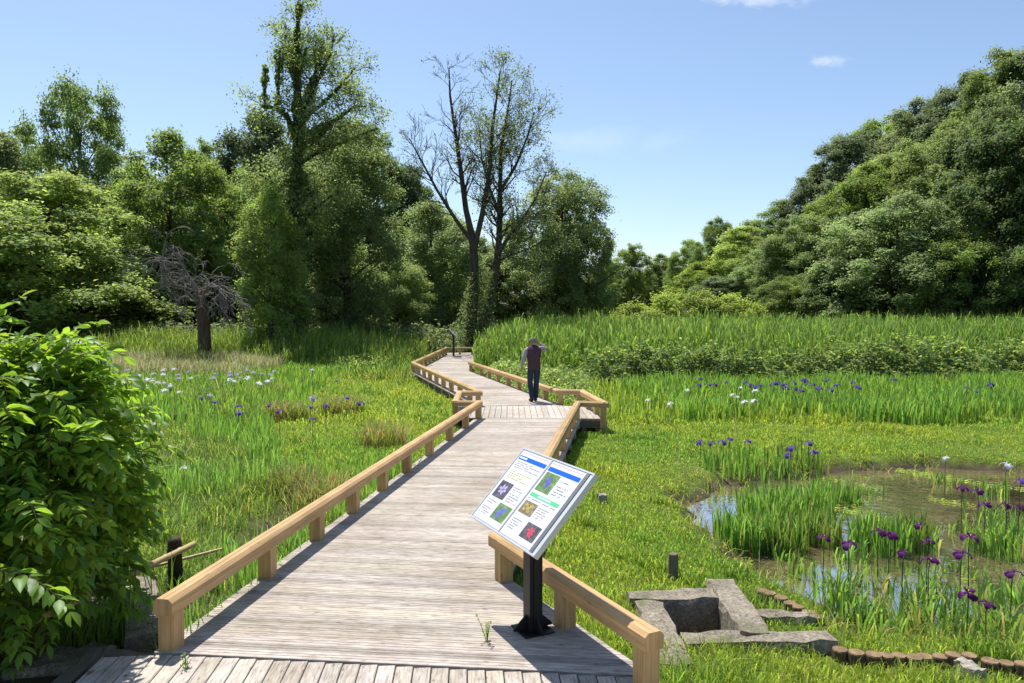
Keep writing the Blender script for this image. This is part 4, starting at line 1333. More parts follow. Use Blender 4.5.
PG = 'purple irises in the near pond'
for px, py, lab in [
        (963, 488, 'purple iris at the left end of the highest near-pond pair'), (978, 491, 'purple iris at the right end of the highest near-pond pair'),
        (985, 504, 'dark purple iris just below the highest near-pond pair'), (1006, 505, 'purple iris standing level with the dark one, at the tall right clump'),
        (1019, 507, 'purple iris at the picture edge beside the tall right clump'), (920, 525, 'small purple iris at the right flank of the middle pond tuft'),
        (879, 532, 'purple iris, left one of two close together before the middle tuft'), (890, 535, 'purple iris, right one of two close together before the middle tuft'),
        (970, 537, 'purple iris drooping over brown open water'), (824, 537, 'dark purple iris low at the foot of the big pond tuft'),
        (848, 544, 'magenta iris right of the dark one at the foot of the big tuft'), (928, 541, 'magenta iris between the middle tuft and the brown water'),
        (904, 553, 'very dark purple iris half hidden in leaves below the middle tuft'), (930, 560, 'closed dark purple iris on a tall bare stalk'),
        (962, 554, 'large dark purple iris in the centre of the near pond'), (1013, 573, 'magenta iris at the right bank of the near pond'),
        (968, 593, 'broad purple iris, upper of the lowest two'), (988, 604, 'pinkest magenta iris, lowest of all')]:
    iris(px, py, 0.08 if py > 520 else 0.12, 'purple', lab, PG, 0.072)
for px, py, lab in [(723, 442, 'deep violet iris, third from left in the far shore group'), (729, 439, 'deep violet iris topmost in the far shore group'), (748, 441, 'violet iris alone right of the far shore group'),
                    (711, 443, 'faded drooping violet iris at the far shore'), (700, 442, 'pale violet bud left of the far shore group'), (814, 452, 'violet iris lowest on the right of the far shore'),
                    (809, 443, 'violet iris above the lowest right one of the far shore'), (791, 448, 'pale violet iris between the two far shore groups'), (788, 455, 'small violet iris below the pale one at the far shore'),
                    (1021, 481, 'violet iris at the picture edge of the far pond')]:
    iris(px, py, 0.12, 'violet', lab, 'violet irises at the far shore of the pond', 0.068)
iris(946, 458, 0.1, 'white', 'single white iris above the far pond', 'white irises at the pond', 0.072)
iris(1007, 465, 0.1, 'white', 'white iris right of the single one above the far pond', 'white irises at the pond', 0.08)
MV = 'violet irises in the middle right iris bed'
for cx_, cy_ in [(158, 120), (162, 103), (190, 118), (200, 119), (232, 112), (282, 113), (296, 120), (310, 125), (320, 122), (350, 118), (357, 116), (363, 113), (383, 118), (388, 127), (393, 129), (415, 130), (412, 114), (437, 105), (441, 108), (428, 135),
                 (440, 116), (460, 118), (477, 127), (479, 131), (500, 107), (508, 133), (525, 120), (568, 112), (578, 124), (583, 127), (677, 106), (871, 126), (895, 138), (935, 118)]:
    iris(640 + cx_ * 0.375, 340 + cy_ * 0.375, 0.34, 'violet', 'violet iris bloom on top of the long iris bed in front of the reeds', MV, 0.080)
for cx_, cy_ in [(268, 127), (247, 146), (259, 152), (124, 134), (80, 170), (22, 160), (278, 165), (303, 162), (307, 135)]:
    iris(640 + cx_ * 0.375, 340 + cy_ * 0.375, 0.32, 'white', 'white iris bloom at the left end of the long iris bed before the reeds', 'white irises in the middle right iris bed', 0.082)
for cx_, cy_ in [(118, 65), (105, 95), (135, 102), (222, 68), (335, 90), (380, 98), (372, 104), (325, 122), (373, 122), (378, 128), (243, 134), (258, 131), (290, 148), (300, 153), (318, 158), (326, 148), (345, 168), (378, 170), (413, 176), (412, 186), (285, 185), (377, 208), (457, 215), (190, 216), (204, 217), (425, 95), (433, 99),
                 (55, 75), (62, 120), (75, 140), (88, 128), (60, 138), (515, 143), (860, 170), (872, 174), (905, 160), (916, 158), (932, 145), (715, 155), (735, 160), (722, 150), (800, 148), (806, 140), (90, 150), (45, 118), (30, 95)]:
    iris(90 + cx_ * 0.1953, 350 + cy_ * 0.1953, 0.27, 'white', 'white iris bloom in the left marsh', 'white irises in the left marsh', 0.088)
for cx_, cy_ in [(735, 68), (512, 88), (506, 112), (452, 128), (452, 148), (548, 132), (186, 104), (196, 101), (626, 146), (636, 140), (640, 122), (718, 115), (718, 130), (750, 127), (768, 115), (770, 142), (808, 90), (808, 103), (838, 115), (880, 122), (920, 125), (945, 110), (612, 233)]:
    iris(90 + cx_ * 0.1953, 350 + cy_ * 0.1953, 0.27, 'lav', 'pale lavender iris bloom among the white irises of the left marsh', 'lavender irises in the left marsh', 0.084)
for px, py, lab in [(279, 411, 'violet iris left of the row of violet irises over the sedge'), (310, 407, 'violet iris, upper left of three over the sedge tussocks'), (312, 419, 'violet iris, lowest of three over the sedge tussocks'),
                    (326, 406, 'violet iris, right one of three over the sedge tussocks'), (346, 398, 'large violet iris highest over the sedge tussocks'), (361, 403, 'violet iris at the right end of the row over the sedge'),
                    (337, 381, 'small violet iris behind the sedge tussocks'), (238, 406, 'violet iris, upper of two on one line in the open left marsh'), (239, 413, 'violet iris, lower of two on one line in the open left marsh'),
                    (200, 398, 'violet iris below the white irises, next to a lavender one'), (215, 402, 'violet iris lowest below the white irises'), (270, 405, 'tiny violet iris left of the sedge row')]:
    iris(px, py, 0.28, 'violet', lab, 'violet irises on the left bank', 0.076)
iris(313, 398, 0.28, 'lav', 'pink-white iris behind the violet irises over the sedge', None, 0.08)
iris(312, 370, 0.35, 'white', 'white iris alone at right of the left marsh', None, 0.10)
iris(183, 468, 0.05, 'white', 'white iris alone in the near left marsh', None, 0.065)

# ------------------------------------------------------------------ reeds and undergrowth
def reeds(name, poly, dens, hgt, rng, mat, edge_fade=1.0, leafn=7, xw=0.03, tmul=None):
    xs = [p[0] for p in poly]; ys = [p[1] for p in poly]
    n = int(dens * (max(xs) - min(xs)) * (max(ys) - min(ys)))
    x = rng.uniform(min(xs), max(xs), n); y = rng.uniform(min(ys), max(ys), n)
    d = -polydist(x, y, poly) + 0.4 * wob(x, y, 1.2, 3)
    k = (d > 0) & ~on_deck(x, y, 0.08) & (wob(x, y, 1.7, 6) > -0.85)
    x, y, d = x[k], y[k], d[k]; n = len(x)
    h = hgt * rng.uniform(0.72, 1.08, n) * (0.62 + 0.38 * np.clip(d / edge_fade, 0, 1)) * (1 + 0.14 * wob(x, y, 0.8, 2) + 0.07 * wob(x, y, 3.1, 5))
    z = ground_z(x, y)
    P, Hh, W, L, T = [], [], [], [], []
    base_t = tints(n, rng, 0.15, 0.06)
    for j in range(leafn):
        f = 0.12 + 0.80 * (j + rng.random(n)) / leafn
        P.append(np.stack([x + rng.normal(0, 0.03, n), y + rng.normal(0, 0.03, n), z + h * f * 0.78], 1))
        Hh.append(h * rng.uniform(0.16, 0.34, n)); W.append(xw * rng.uniform(0.6, 1.2, n)); L.append(rng.uniform(0.15, 0.9, n))
        T.append(base_t * tints(n, rng, 0.12, 0.04))
    P.append(np.stack([x, y, z], 1)); Hh.append(h); W.append(np.full(n, xw * 0.45)); L.append(rng.uniform(0, 0.12, n)); T.append(base_t)
    c = np.concatenate
    T = c(T)
    if tmul is not None: T = T * tmul
    tag(blades(name, c(P), c(Hh), c(W), c(L), mat, T, rng=rng, droop=0.5), kind='stuff')

def build_reeds():
    rng = np.random.default_rng(21)
    reeds('reed_bed', [(-1.6, 29.6), (1.0, 26.6), (4, 25.6), (10, 26.2), (20, 27.5), (30, 29.5), (34, 45), (2, 45), (-1.7, 42)], 22, 2.22, rng, M['reed'], 1.8, 7, 0.046)
    reeds('reed_bed', [(-22, 33), (-14, 31.5), (-8, 30.5), (-4.2, 28.6), (-4.0, 37), (-4.2, 41), (-22, 42)], 18, 1.75, rng, M['reed'], 3.0, 6, 0.036, np.array([[1.1, 1.0, 1.0]]))
    # leafy undergrowth at the foot of the reeds
    def mound(poly, dens, hgt, mat, size, tm=1.0):
        xs = [p[0] for p in poly]; ys = [p[1] for p in poly]
        n = int(dens * (max(xs) - min(xs)) * (max(ys) - min(ys)))
        x = rng.uniform(min(xs), max(xs), n); y = rng.uniform(min(ys), max(ys), n)
        d = -polydist(x, y, poly)
        k = (d > 0) & ~on_deck(x, y, 0.22)
        x, y, d = x[k], y[k], d[k]; n = len(x)
        top = hgt * (0.68 + 0.34 * wob(x, y, 0.9, 9) + 0.34 * wob(x, y, 3.3, 2)) * np.clip(d / 0.8 + 0.25, 0, 1)
        f = 1 - rng.random(n) ** 1.7
        z = ground_z(x, y) + np.maximum(top, 0.1) * f
        nr = rng.normal(0, 0.55, (n, 3)) + np.array([0, -0.35, 0.8])
        tag(leaves('undergrowth', np.stack([x, y, z], 1), nr, rng.uniform(*size, n), tints(n, rng, 0.22, 0.1) * tm, mat, None, 0.6, rng), kind='stuff')
    mound([(2.6, 23.6), (6, 24.2), (12, 24.4), (20, 25), (30, 26.5), (30, 29), (20, 27.8), (10, 26.8), (4, 26.2), (1.2, 26.6)], 1000, 1.2, M['lf_mid'], (0.09, 0.19), 0.8)
    mound([(2.6, 24.2), (6, 24.8), (12, 25.0), (20, 25.6), (30, 27), (30, 30), (20, 28.8), (10, 27.8), (4, 27.2), (1.2, 27.6)], 330, 1.5, M['lf_bright'], (0.09, 0.2), 0.9)
    mound([(-1.2, 28.6), (0.1, 23.2), (1.7, 19.6), (2.6, 20.5), (2.6, 24), (1.3, 27), (-0.7, 29.6)], 900, 0.75, M['lf_bright'], (0.07, 0.14), 1.15)
    mound([(-4.4, 28.5), (-4.2, 33), (-3.9, 36), (-6, 37), (-8, 30), (-6, 27.6)], 250, 0.7, M['lf_bright'], (0.06, 0.12))
    # ferny scrub along the edge of the woods
    mound([(-30, 41), (-4, 40), (-2, 46), (-30, 47)], 180, 1.7, M['lf_mid'], (0.12, 0.24))
    mound([(2, 44.5), (34, 44.5), (36, 48), (2, 48)], 120, 2.0, M['lf_mid'], (0.12, 0.24))
build_reeds()

# ------------------------------------------------------------------ trees
def crown_cloud(rng, rx, z0, z1, profile, n_cl, n_leaf, cr, flat, lobes=0.22, inner=0.35, updir=0.55, droop=0.0, bias=0.0):
    """leaf positions/normals/tints of a crown made of many overlapping leaf clumps"""
    t = rng.random(n_cl * 4)
    pr = np.interp(t, profile[0], profile[1])
    keep = rng.random(len(t)) < pr / max(profile[1])
    t, pr = t[keep][:n_cl], pr[keep][:n_cl]
    n_cl = len(t)
    az = rng.uniform(0, 2 * np.pi, n_cl)
    lob = 1 + lobes * np.sin(az * 3 + t * 7 + rng.uniform(0, 6)) + lobes * 0.6 * np.sin(az * 5 - t * 11)
    rad = rx * pr * lob * np.where(rng.random(n_cl) < inner, rng.uniform(0.15, 0.7, n_cl), rng.uniform(0.78, 1.0, n_cl))
    c = np.stack([rad * np.cos(az), rad * np.sin(az), z0 + (z1 - z0) * t], 1)
    crs = cr * rng.uniform(0.4, 1.45, n_cl)
    idx = rng.choice(n_cl, n_leaf, p=crs ** 2 / np.sum(crs ** 2))
    d = unit(rng.normal(size=(n_leaf, 3)))
    d[:, 2] = np.where(rng.random(n_leaf) < updir, np.abs(d[:, 2]), d[:, 2])
    rr = crs[idx] * np.where(rng.random(n_leaf) < 0.13, rng.uniform(0.8, 1.45, n_leaf), rng.random(n_leaf) ** 0.42)
    # leaves sit in little sprays rather than as an even shell
    rr *= 1 + 0.28 * np.sin(d[:, 0] * 7 + idx) * np.sin(d[:, 1] * 6 + idx * 1.7) + 0.15 * np.sin(d[:, 2] * 11 + idx * 0.6)
    off = d * rr[:, None] * np.array([1, 1, flat])
    out = unit(c[idx] * np.array([1, 1, 0.0]) + 1e-6)
    along = np.sum(off * out, axis=1)
    off[:, 2] -= droop * np.maximum(along, 0)
    p = c[idx] + off
    nr = d * 0.42 + np.array([0, 0, 0.70]) + rng.normal(0, 0.42, (n_leaf, 3)) + out * 0.15
    ct = np.exp(rng.normal(0, 0.14, n_cl))[idx][:, None]
    tn = tints(n_leaf, rng, 0.16, 0.07) * ct
    return p, nr, tn, c, crs

def limbs(mb, rng, base_r, fork_z, centres, top, n=26):
    """trunk and limbs reaching the clumps"""
    k = [Vector((0, 0, -0.4))]
    x = y = 0.0
    for i in range(1, 8):
        x += rng.normal(0, 0.05) * top * 0.1; y += rng.normal(0, 0.05) * top * 0.1
        k.append(Vector((x, y, top * 0.86 * i / 7)))
    rs = [base_r * (1.25 if i == 0 else (1 - i / 8) ** 0.8) for i in range(8)]
    mb.tube(k, rs, 9)
    sel = rng.choice(len(centres), min(n, len(centres)), replace=False)
    for s in sel:
        c = Vector(centres[s])
        zf = min(top * 0.8, max(fork_z, c.z - math.hypot(c.x, c.y) * 0.7))
        i = min(6, int(zf / (top * 0.86) * 7)); f = zf / (top * 0.86) * 7 - i
        a = k[i].lerp(k[i + 1], min(1, f))
        m1 = a.lerp(c, 0.35) + Vector((rng.normal(0, .2), rng.normal(0, .2), 0.25))
        m2 = a.lerp(c, 0.7) + Vector((rng.normal(0, .2), rng.normal(0, .2), 0.2))
        r0 = max(0.03, base_r * 0.32 * (1 - zf / top) + 0.03)
        mb.tube([a, m1, m2, c], [r0, r0 * 0.7, r0 * 0.45, r0 * 0.2], 5)

PROF = {
    'round': ([0, 0.12, 0.35, 0.6, 0.82, 1.0], [0.5, 0.85, 1.0, 0.92, 0.66, 0.18]),
    'spread': ([0, 0.15, 0.4, 0.65, 0.85, 1.0], [0.75, 1.0, 0.98, 0.78, 0.48, 0.15]),
    'cone': ([0, 0.15, 0.4, 0.7, 0.9, 1.0], [0.8, 1.0, 0.85, 0.55, 0.28, 0.08]),
    'vase': ([0, 0.2, 0.5, 0.75, 0.9, 1.0], [0.35, 0.6, 0.9, 1.0, 0.75, 0.25]),
}
# reference trees 12 m tall and 10 m wide, scaled to each tree
KINDS = {
    # kind: (profile, z0, clumps, leaves, clump radius, flatness, droop, leaf size, leaf material, bark, lobes)
    'maple':  ('spread', 0.9, 270, 80000, 0.72, 0.62, 0.35, (0.13, 0.26), 'lf_bright', 'bark_dark', 0.16),
    'broad':  ('round', 0.6, 330, 85000, 0.64, 0.85, 0.12, (0.12, 0.25), 'lf_mid', 'bark', 0.15),
    'bushy':  ('round', 0.2, 300, 85000, 0.68, 0.85, 0.12, (0.12, 0.26), 'lf_mid', 'bark', 0.14),
    'dark':   ('round', 0.3, 260, 80000, 0.68, 0.90, 0.00, (0.14, 0.27), 'lf_dark', 'bark_dark', 0.12),
    'cone':   ('cone', 0.6, 180, 65000, 0.72, 0.75, 0.15, (0.13, 0.26), 'lf_dark', 'bark_dark', 0.15),
    'open':   ('vase', 2.6, 75, 36000, 0.85, 0.80, 0.05, (0.14, 0.27), 'lf_mid', 'bark', 0.25),
    'willow': ('round', 0.3, 240, 75000, 0.62, 1.00, 0.20, (0.10, 0.21), 'lf_grey', 'bark', 0.20),
    'alder':  ('round', 0.2, 170, 42000, 0.62, 1.00, 0.15, (0.11, 0.22), 'lf_alder', 'bark', 0.18),
    'airy':   ('round', 1.6, 150, 42000, 0.75, 0.70, 0.15, (0.12, 0.22), 'lf_grey', 'bark_dark', 0.28),
}
GIRTH = {'willow': 3.7, 'alder': 2.6, 'open': 5.0, 'broad': 5.0, 'bushy': 5.6}
TREES = {}
def tree_proto(kind, var):
    if (kind, var) in TREES: return None
    prof, z0, ncl, nl, cr, flat, droop, ls, lm, bk, lob = KINDS[kind]
    rng = np.random.default_rng(1000 + sum(map(ord, kind)) * 7 + var * 31)
    p, nr, tn, c, crs = crown_cloud(rng, GIRTH.get(kind, 5.0) - cr * 0.6, z0 + cr * 0.5, 12.0 - cr * 0.7, PROF[prof], ncl, nl, cr, flat, lob, 0.35, 0.6, droop)
    root = empty('tree', (0, 0, 0))
    leaves('crown', p, nr, rng.uniform(*ls, nl), tn, M[lm], root, 0.55, rng)
    mb = MB(); limbs(mb, rng, 0.30, 1.6 if z0 < 2 else 3.2, c, 11.0); mb.build('trunk', M[bk], root, True)
    TREES[(kind, var)] = root
    return root

CNT = {}
def tree(px, top, hw, Y, kind, label, group, name='tree', tone=None):
    var = CNT.get(kind, 0) % 2; CNT[kind] = CNT.get(kind, 0) + 1
    r = tree_proto(kind, var)
    if r is None: r = copy_tree(TREES[(kind, var)])
    r.name = name
    pt = at_d(px, top - (8 if group == RG else 4), Y)
    z0 = float(ground_z(np.array([pt.x]), np.array([Y]))[0]) - 0.15
    rw = hw * Y / F * (1.08 if group == RG else 1.06)
    r.location = (pt.x, Y, z0)
    sx = rw / GIRTH.get(kind, 5.0)
    r.scale = (sx, sx * random.uniform(0.9, 1.05), (pt.z - z0) / 12.0)
    r.rotation_euler = (0, 0, random.uniform(0, 6.28))
    tag(r, label, 'tree', group)
    return r

LG, RG, FG = 'trees of the left wood', 'trees of the wooded hillside', 'distant trees'
for a in [
    (76, 74, 52, 62, 'open', 'tall open-crowned tree standing highest over the left wood', LG),
    (8, 128, 66, 68, 'broad', 'rounded tree behind the bright maple at the left', LG),
    (42, 172, 112, 43, 'maple', 'bright green layered maple in front of the left wood', LG),
    (-85, 150, 95, 50, 'maple', 'bright layered tree at the left picture edge behind the maple', LG),
    (172, 135, 72, 52, 'broad', 'broad mid-green tree behind the bleached dead tree', LG),
    (112, 150, 55, 60, 'bushy', 'leafy tree between the maple and the broad tree', LG),
    (228, 168, 50, 58, 'bushy', 'bushy tree between the broad tree and the dark evergreen', LG),
    (205, 140, 42, 78, 'broad', 'distant crown showing over the left wood beside the dark evergreen', LG),
    (262, 116, 60, 64, 'dark', 'dark dense evergreen left of the vine-clad tree', LG),
    (352, 122, 62, 60, 'dark', 'dark rounded evergreen right behind the vine-clad tree', LG),
    (312, 140, 58, 70, 'dark', 'dark evergreen directly behind the vine-clad trunk', LG),
    (402, 168, 48, 62, 'dark', 'dark evergreen with pale shoots, left of the bare tree', LG),
    (346, 128, 60, 42, 'willow', 'grey-green loose tree standing right of the vine-clad trunk', LG),
    (432, 205, 52, 52, 'willow', 'grey-green willow behind the bare two-stemmed tree', LG),
    (398, 262, 36, 47, 'willow', 'low willow left of the bare tree base', LG),
    (270, 188, 33, 36.0, 'alder', 'bright loose young tree hugging the vine-clad trunk on its left', LG),
    (-40, 225, 70, 40, 'bushy', 'low bushy tree at the left picture edge', LG),
    (120, 235, 48, 50, 'bushy', 'low shady tree under the broad tree, left of the dead tree', LG),
    (452, 222, 50, 68, 'dark', 'dark tree standing behind the lower stems of the bare tree', LG),
    (562, 168, 58, 52, 'airy', 'airy tree with a fine crown right of the bare tree', LG),
    (574, 200, 42, 53.5, 'broad', 'denser tree standing directly behind the airy one', LG),
    (518, 232, 40, 56, 'bushy', 'low dark tree between the bare tree and the airy tree', LG),
    (480, 240, 40, 58, 'willow', 'loose tree showing through the stems of the bare tree', LG),
    (632, 246, 26, 105, 'broad', 'small distant tree in the gap of the valley', FG),
    (606, 262, 28, 112, 'bushy', 'distant dark tree left of the valley gap', FG),
    (660, 258, 24, 125, 'broad', 'farthest low tree in the valley gap', FG),
    (690, 243, 26, 118, 'bushy', 'distant tree at the foot of the hillside', FG),
    (718, 220, 26, 108, 'broad', 'small round tree standing out at the lower end of the hillside skyline', FG),
    (702, 268, 34, 92, 'maple', 'yellowish layered tree at the foot of the hillside', RG),
    (748, 232, 42, 90, 'maple', 'layered green tree on the lower hillside skyline', RG),
    (785, 208, 42, 92, 'broad', 'skyline tree left of the middle of the hillside', RG),
    (757, 275, 40, 74, 'bushy', 'low tree on the hillside foot behind the yellow shrubs', RG),
    (818, 168, 46, 90, 'cone', 'pointed skyline tree on the middle of the hillside', RG),
    (808, 222, 50, 63, 'bushy', 'round tree at the hillside foot right of the yellow shrubs', RG),
    (848, 142, 48, 86, 'dark', 'dark skyline tree on the middle hillside', RG),
    (882, 122, 48, 88, 'broad', 'skyline tree right of the dark one', RG),
    (868, 172, 58, 66, 'broad', 'mid-slope tree between the skyline and the hillside foot', RG),
    (898, 200, 78, 50, 'bushy', 'big bushy tree at the foot of the hillside', RG),
    (925, 102, 50, 80, 'broad', 'skyline tree on the upper hillside', RG),
    (948, 130, 66, 60, 'broad', 'mid-slope tree on the upper hillside', RG),
    (968, 80, 50, 76, 'dark', 'dark skyline tree near the top of the hillside', RG),
    (1008, 54, 54, 70, 'broad', 'highest skyline tree of the hillside', RG),
    (1062, 35, 66, 66, 'bushy', 'skyline tree at the right picture edge', RG),
    (1003, 128, 74, 48, 'dark', 'large dark tree standing at the near foot of the hillside', RG),
    (1085, 95, 88, 46, 'broad', 'large tree at the right picture edge', RG),
    (958, 235, 52, 46.5, 'bushy', 'low leafy tree in front of the large dark tree', RG),
    (1040, 230, 58, 45, 'bushy', 'low leafy tree at the right edge behind the reeds', RG),
    (850, 262, 48, 52, 'dark', 'low dark tree at the hillside foot, left of the big bushy tree', RG),
    (790, 282, 40, 56, 'bushy', 'low tree at the hillside foot behind the right end of the yellow shrubs', RG),
    (772, 250, 36, 66, 'broad', 'middle-sized tree at the hillside foot between the layered and the round tree', RG),
    (835, 205, 44, 72, 'bushy', 'bushy tree on the slope above the round tree', RG),
    (985, 105, 56, 56, 'broad', 'leafy tree on the slope above the large dark tree', RG),
    (905, 148, 50, 72, 'bushy', 'bushy tree on the slope above the big bushy tree', RG),
    (720, 285, 34, 68, 'dark', 'low dark tree behind the yellow shrubs', RG),
]:
    tree(*a)

def yellow_shrub(px, top, hw, Y, label, seed):
    rng = np.random.default_rng(seed)
    pt = at_d(px, top, Y); z0 = float(ground_z(np.array([pt.x]), np.array([Y]))[0]); h = pt.z - z0; rw = hw * Y / F
    p, nr, tn, c, crs = crown_cloud(rng, rw * 0.9, 0.5, h - 0.35, PROF['round'], 60, 12000, 0.45, 0.8, 0.2)
    r = empty('shrub', (pt.x, Y, z0), 0, label, 'shrub', 'yellow-green shrubs behind the reeds')
    leaves('foliage', p, nr, rng.uniform(0.10, 0.20, len(p)), tn, M['lf_yellow'], r, 0.55, rng)
    mb = MB()
    for s in rng.choice(len(c), 20, replace=False):
        q = Vector(c[s]); mb.tube([(rng.normal(0, .1), rng.normal(0, .1), -0.1), q * 0.5 + Vector((0, 0, 0.2)), q], [0.04, 0.03, 0.012], 5)
    mb.build('stem', M['bark'], r, True)
yellow_shrub(640, 302, 34, 44, 'yellow-green shrub at the left end of the yellow shrubs', 1)
yellow_shrub(668, 293, 34, 45, 'yellow-green shrub left of the tallest yellow shrub', 4)
yellow_shrub(695, 287, 40, 46, 'tallest yellow-green shrub rising over the reeds', 2)
yellow_shrub(726, 293, 34, 45, 'yellow-green shrub right of the tallest yellow shrub', 3)
yellow_shrub(750, 303, 30, 44, 'small yellow-green shrub at the right end of the yellow shrubs', 5)

# ---- trees with their own skeletons
def grow(mb, rng, p, d, L, r, lvl, tips, grav=0.0, up=0.0, n_side=(3, 5), spread=0.8, segs=5, minr=0.006, wig=0.16, sides=(6, 5, 4, 3, 3), ratio=(0.45, 0.75)):
    p = Vector(p); d = Vector(d).normalized()
    pts, rs = [p.copy()], [r]
    for i in range(segs):
        d = (d + Vector(rng.normal(0, wig, 3)) + Vector((0, 0, up - grav * (i + 1) / segs))).normalized()
        p = p + d * (L / segs)
        pts.append(p.copy()); rs.append(max(minr, r * (1 - 0.75 * (i + 1) / segs)))
    mb.tube(pts, rs, sides[0], caps=False)
    if lvl == 0:
        tips.append((pts[-1], d.copy())); tips.append((pts[segs // 2 + 1], d.copy()))
        return
    for _ in range(int(rng.integers(n_side[0], n_side[1] + 1))):
        f = rng.uniform(0.3, 1.0) * segs
        i = min(segs - 1, int(f)); q = pts[i].lerp(pts[i + 1], f - i)
        dd = (pts[i + 1] - pts[i]).normalized()
        side = Vector(rng.normal(0, 1, 3)); side = (side - dd * side.dot(dd)).normalized()
        nd = (dd + side * spread * rng.uniform(0.6, 1.3)).normalized()
        grow(mb, rng, q, nd, L * rng.uniform(*ratio), max(minr, rs[i] * 0.6), lvl - 1, tips, grav, up, n_side, spread, max(3, segs - 1), minr, wig, sides[1:] or sides, ratio)

def px_path(Y, pts, base, dy=0.0):
    """limb given by where its joints stand; dy: how far it reaches away from the trunk's plane, metres"""
    n = len(pts)
    return [at_d(x, y, Y + dy * i / max(1, n - 1)) - base for i, (x, y) in enumerate(pts)]

def limb(mb, pts, r0, r1, n=7):
    m = len(pts); mb.tube(pts, [r0 + (r1 - r0) * i / (m - 1) for i in range(m)], n)

def along(pts, f):
    L = [0]
    for a, b in zip(pts, pts[1:]): L.append(L[-1] + (b - a).length)
    t = f * L[-1]
    for i in range(len(pts) - 1):
        if t <= L[i + 1] or i == len(pts) - 2:
            k = (t - L[i]) / max(1e-6, L[i + 1] - L[i])
            return pts[i].lerp(pts[i + 1], k), (pts[i + 1] - pts[i]).normalized()

def bare_tree():
    rng = np.random.default_rng(4)
    Y = 42.0
    b = at_d(473, 352, Y); b.z = float(ground_z(np.array([b.x]), np.array([Y]))[0])
    root = empty('bare_tree', b, 0, 'tall nearly bare tree with two leaning stems at the end of the boardwalk', 'tree')
    mb = MB(); tips = []
    stems = [
        ([(470, 362), (471, 330), (474, 290), (474, 262), (473, 240)], 0.34, 0.21, 0.0),
        ([(473, 240), (466, 210), (460, 165), (455, 130), (450, 95), (449, 68)], 0.19, 0.03, 1.0),
        ([(473, 243), (456, 220), (437, 190), (421, 160), (409, 138)], 0.13, 0.025, -1.5),
        ([(474, 250), (482, 215), (490, 170), (492, 130), (497, 95), (500, 72)], 0.17, 0.03, -0.8),
        ([(476, 362), (479, 340), (488, 310), (496, 270), (499, 240), (500, 200), (501, 150), (508, 110), (512, 80)], 0.32, 0.03, 1.2),
        ([(497, 255), (510, 235), (525, 215), (537, 196), (546, 172)], 0.13, 0.025, 1.2),
        ([(500, 215), (490, 190), (482, 160), (478, 120)], 0.10, 0.02, 1.8),
        ([(501, 190), (516, 165), (528, 135), (534, 112)], 0.10, 0.02, -1.6),
        ([(497, 262), (508, 256), (526, 250), (545, 240)], 0.07, 0.02, -1.0),
    ]
    for i, (pl, r0, r1, dy) in enumerate(stems):
        pts = px_path(Y, pl, b, dy)
        limb(mb, pts, r0, r1, 8)
        if i == 0: continue
        nsub = int(8 + len(pl) * 3.2)
        for _ in range(nsub):
            f = rng.uniform(0.38 if i == 4 else 0.22, 1.0)
            q, dd = along(pts, f)
            side = Vector(rng.normal(0, 1, 3)); side = (side - dd * side.dot(dd)).normalized()
            nd = (dd * 0.8 + side * 0.8).normalized()
            tp = []
            grow(mb, rng, q, nd, rng.uniform(1.0, 2.2) * (1.15 - 0.5 * f), max(0.014, (r0 + (r1 - r0) * f) * 0.4), 2, tp, 0.0, 0.05, (3, 4), 0.75, 5, 0.0085, 0.14, (5, 4, 3), (0.45, 0.7))
            tips += [(t, i) for t in tp]
    mb.build('trunk', M['bark'], root)
    # leaf tufts, thick on the right stem and thin on the left
    P = []
    for (p, d), i in tips:
        w = {1: 2, 2: 1, 3: 4, 4: 7, 5: 3, 6: 6, 7: 4, 8: 12}.get(i, 5)
        if p.z < 5: w += 10
        if rng.random() < (0.25 if i in (1, 2) else 0.75):
            k = rng.poisson(w)
            P.append(np.array(p)[None] + rng.normal(0, 0.20, (k, 3)))
    # ivy and suckers round the base
    k = 6500; a = rng.uniform(0, 6.28, k); zz = rng.random(k) ** 1.3 * 4.5; rr = 0.35 + rng.random(k) * (1.2 - zz * 0.2).clip(0.25, 1.2)
    ax, az_ = 0.12 * zz, 0
    P.append(np.stack([rr * np.cos(a) + ax, rr * np.sin(a), zz], 1))
    P = np.concatenate(P)
    leaves('crown', P, rng.normal(0, 0.6, P.shape) + [0, 0, 0.6], rng.uniform(0.07, 0.16, len(P)), tints(len(P), rng, 0.2, 0.1) * 0.9, M['lf_mid'], root, 0.6, rng)
bare_tree()

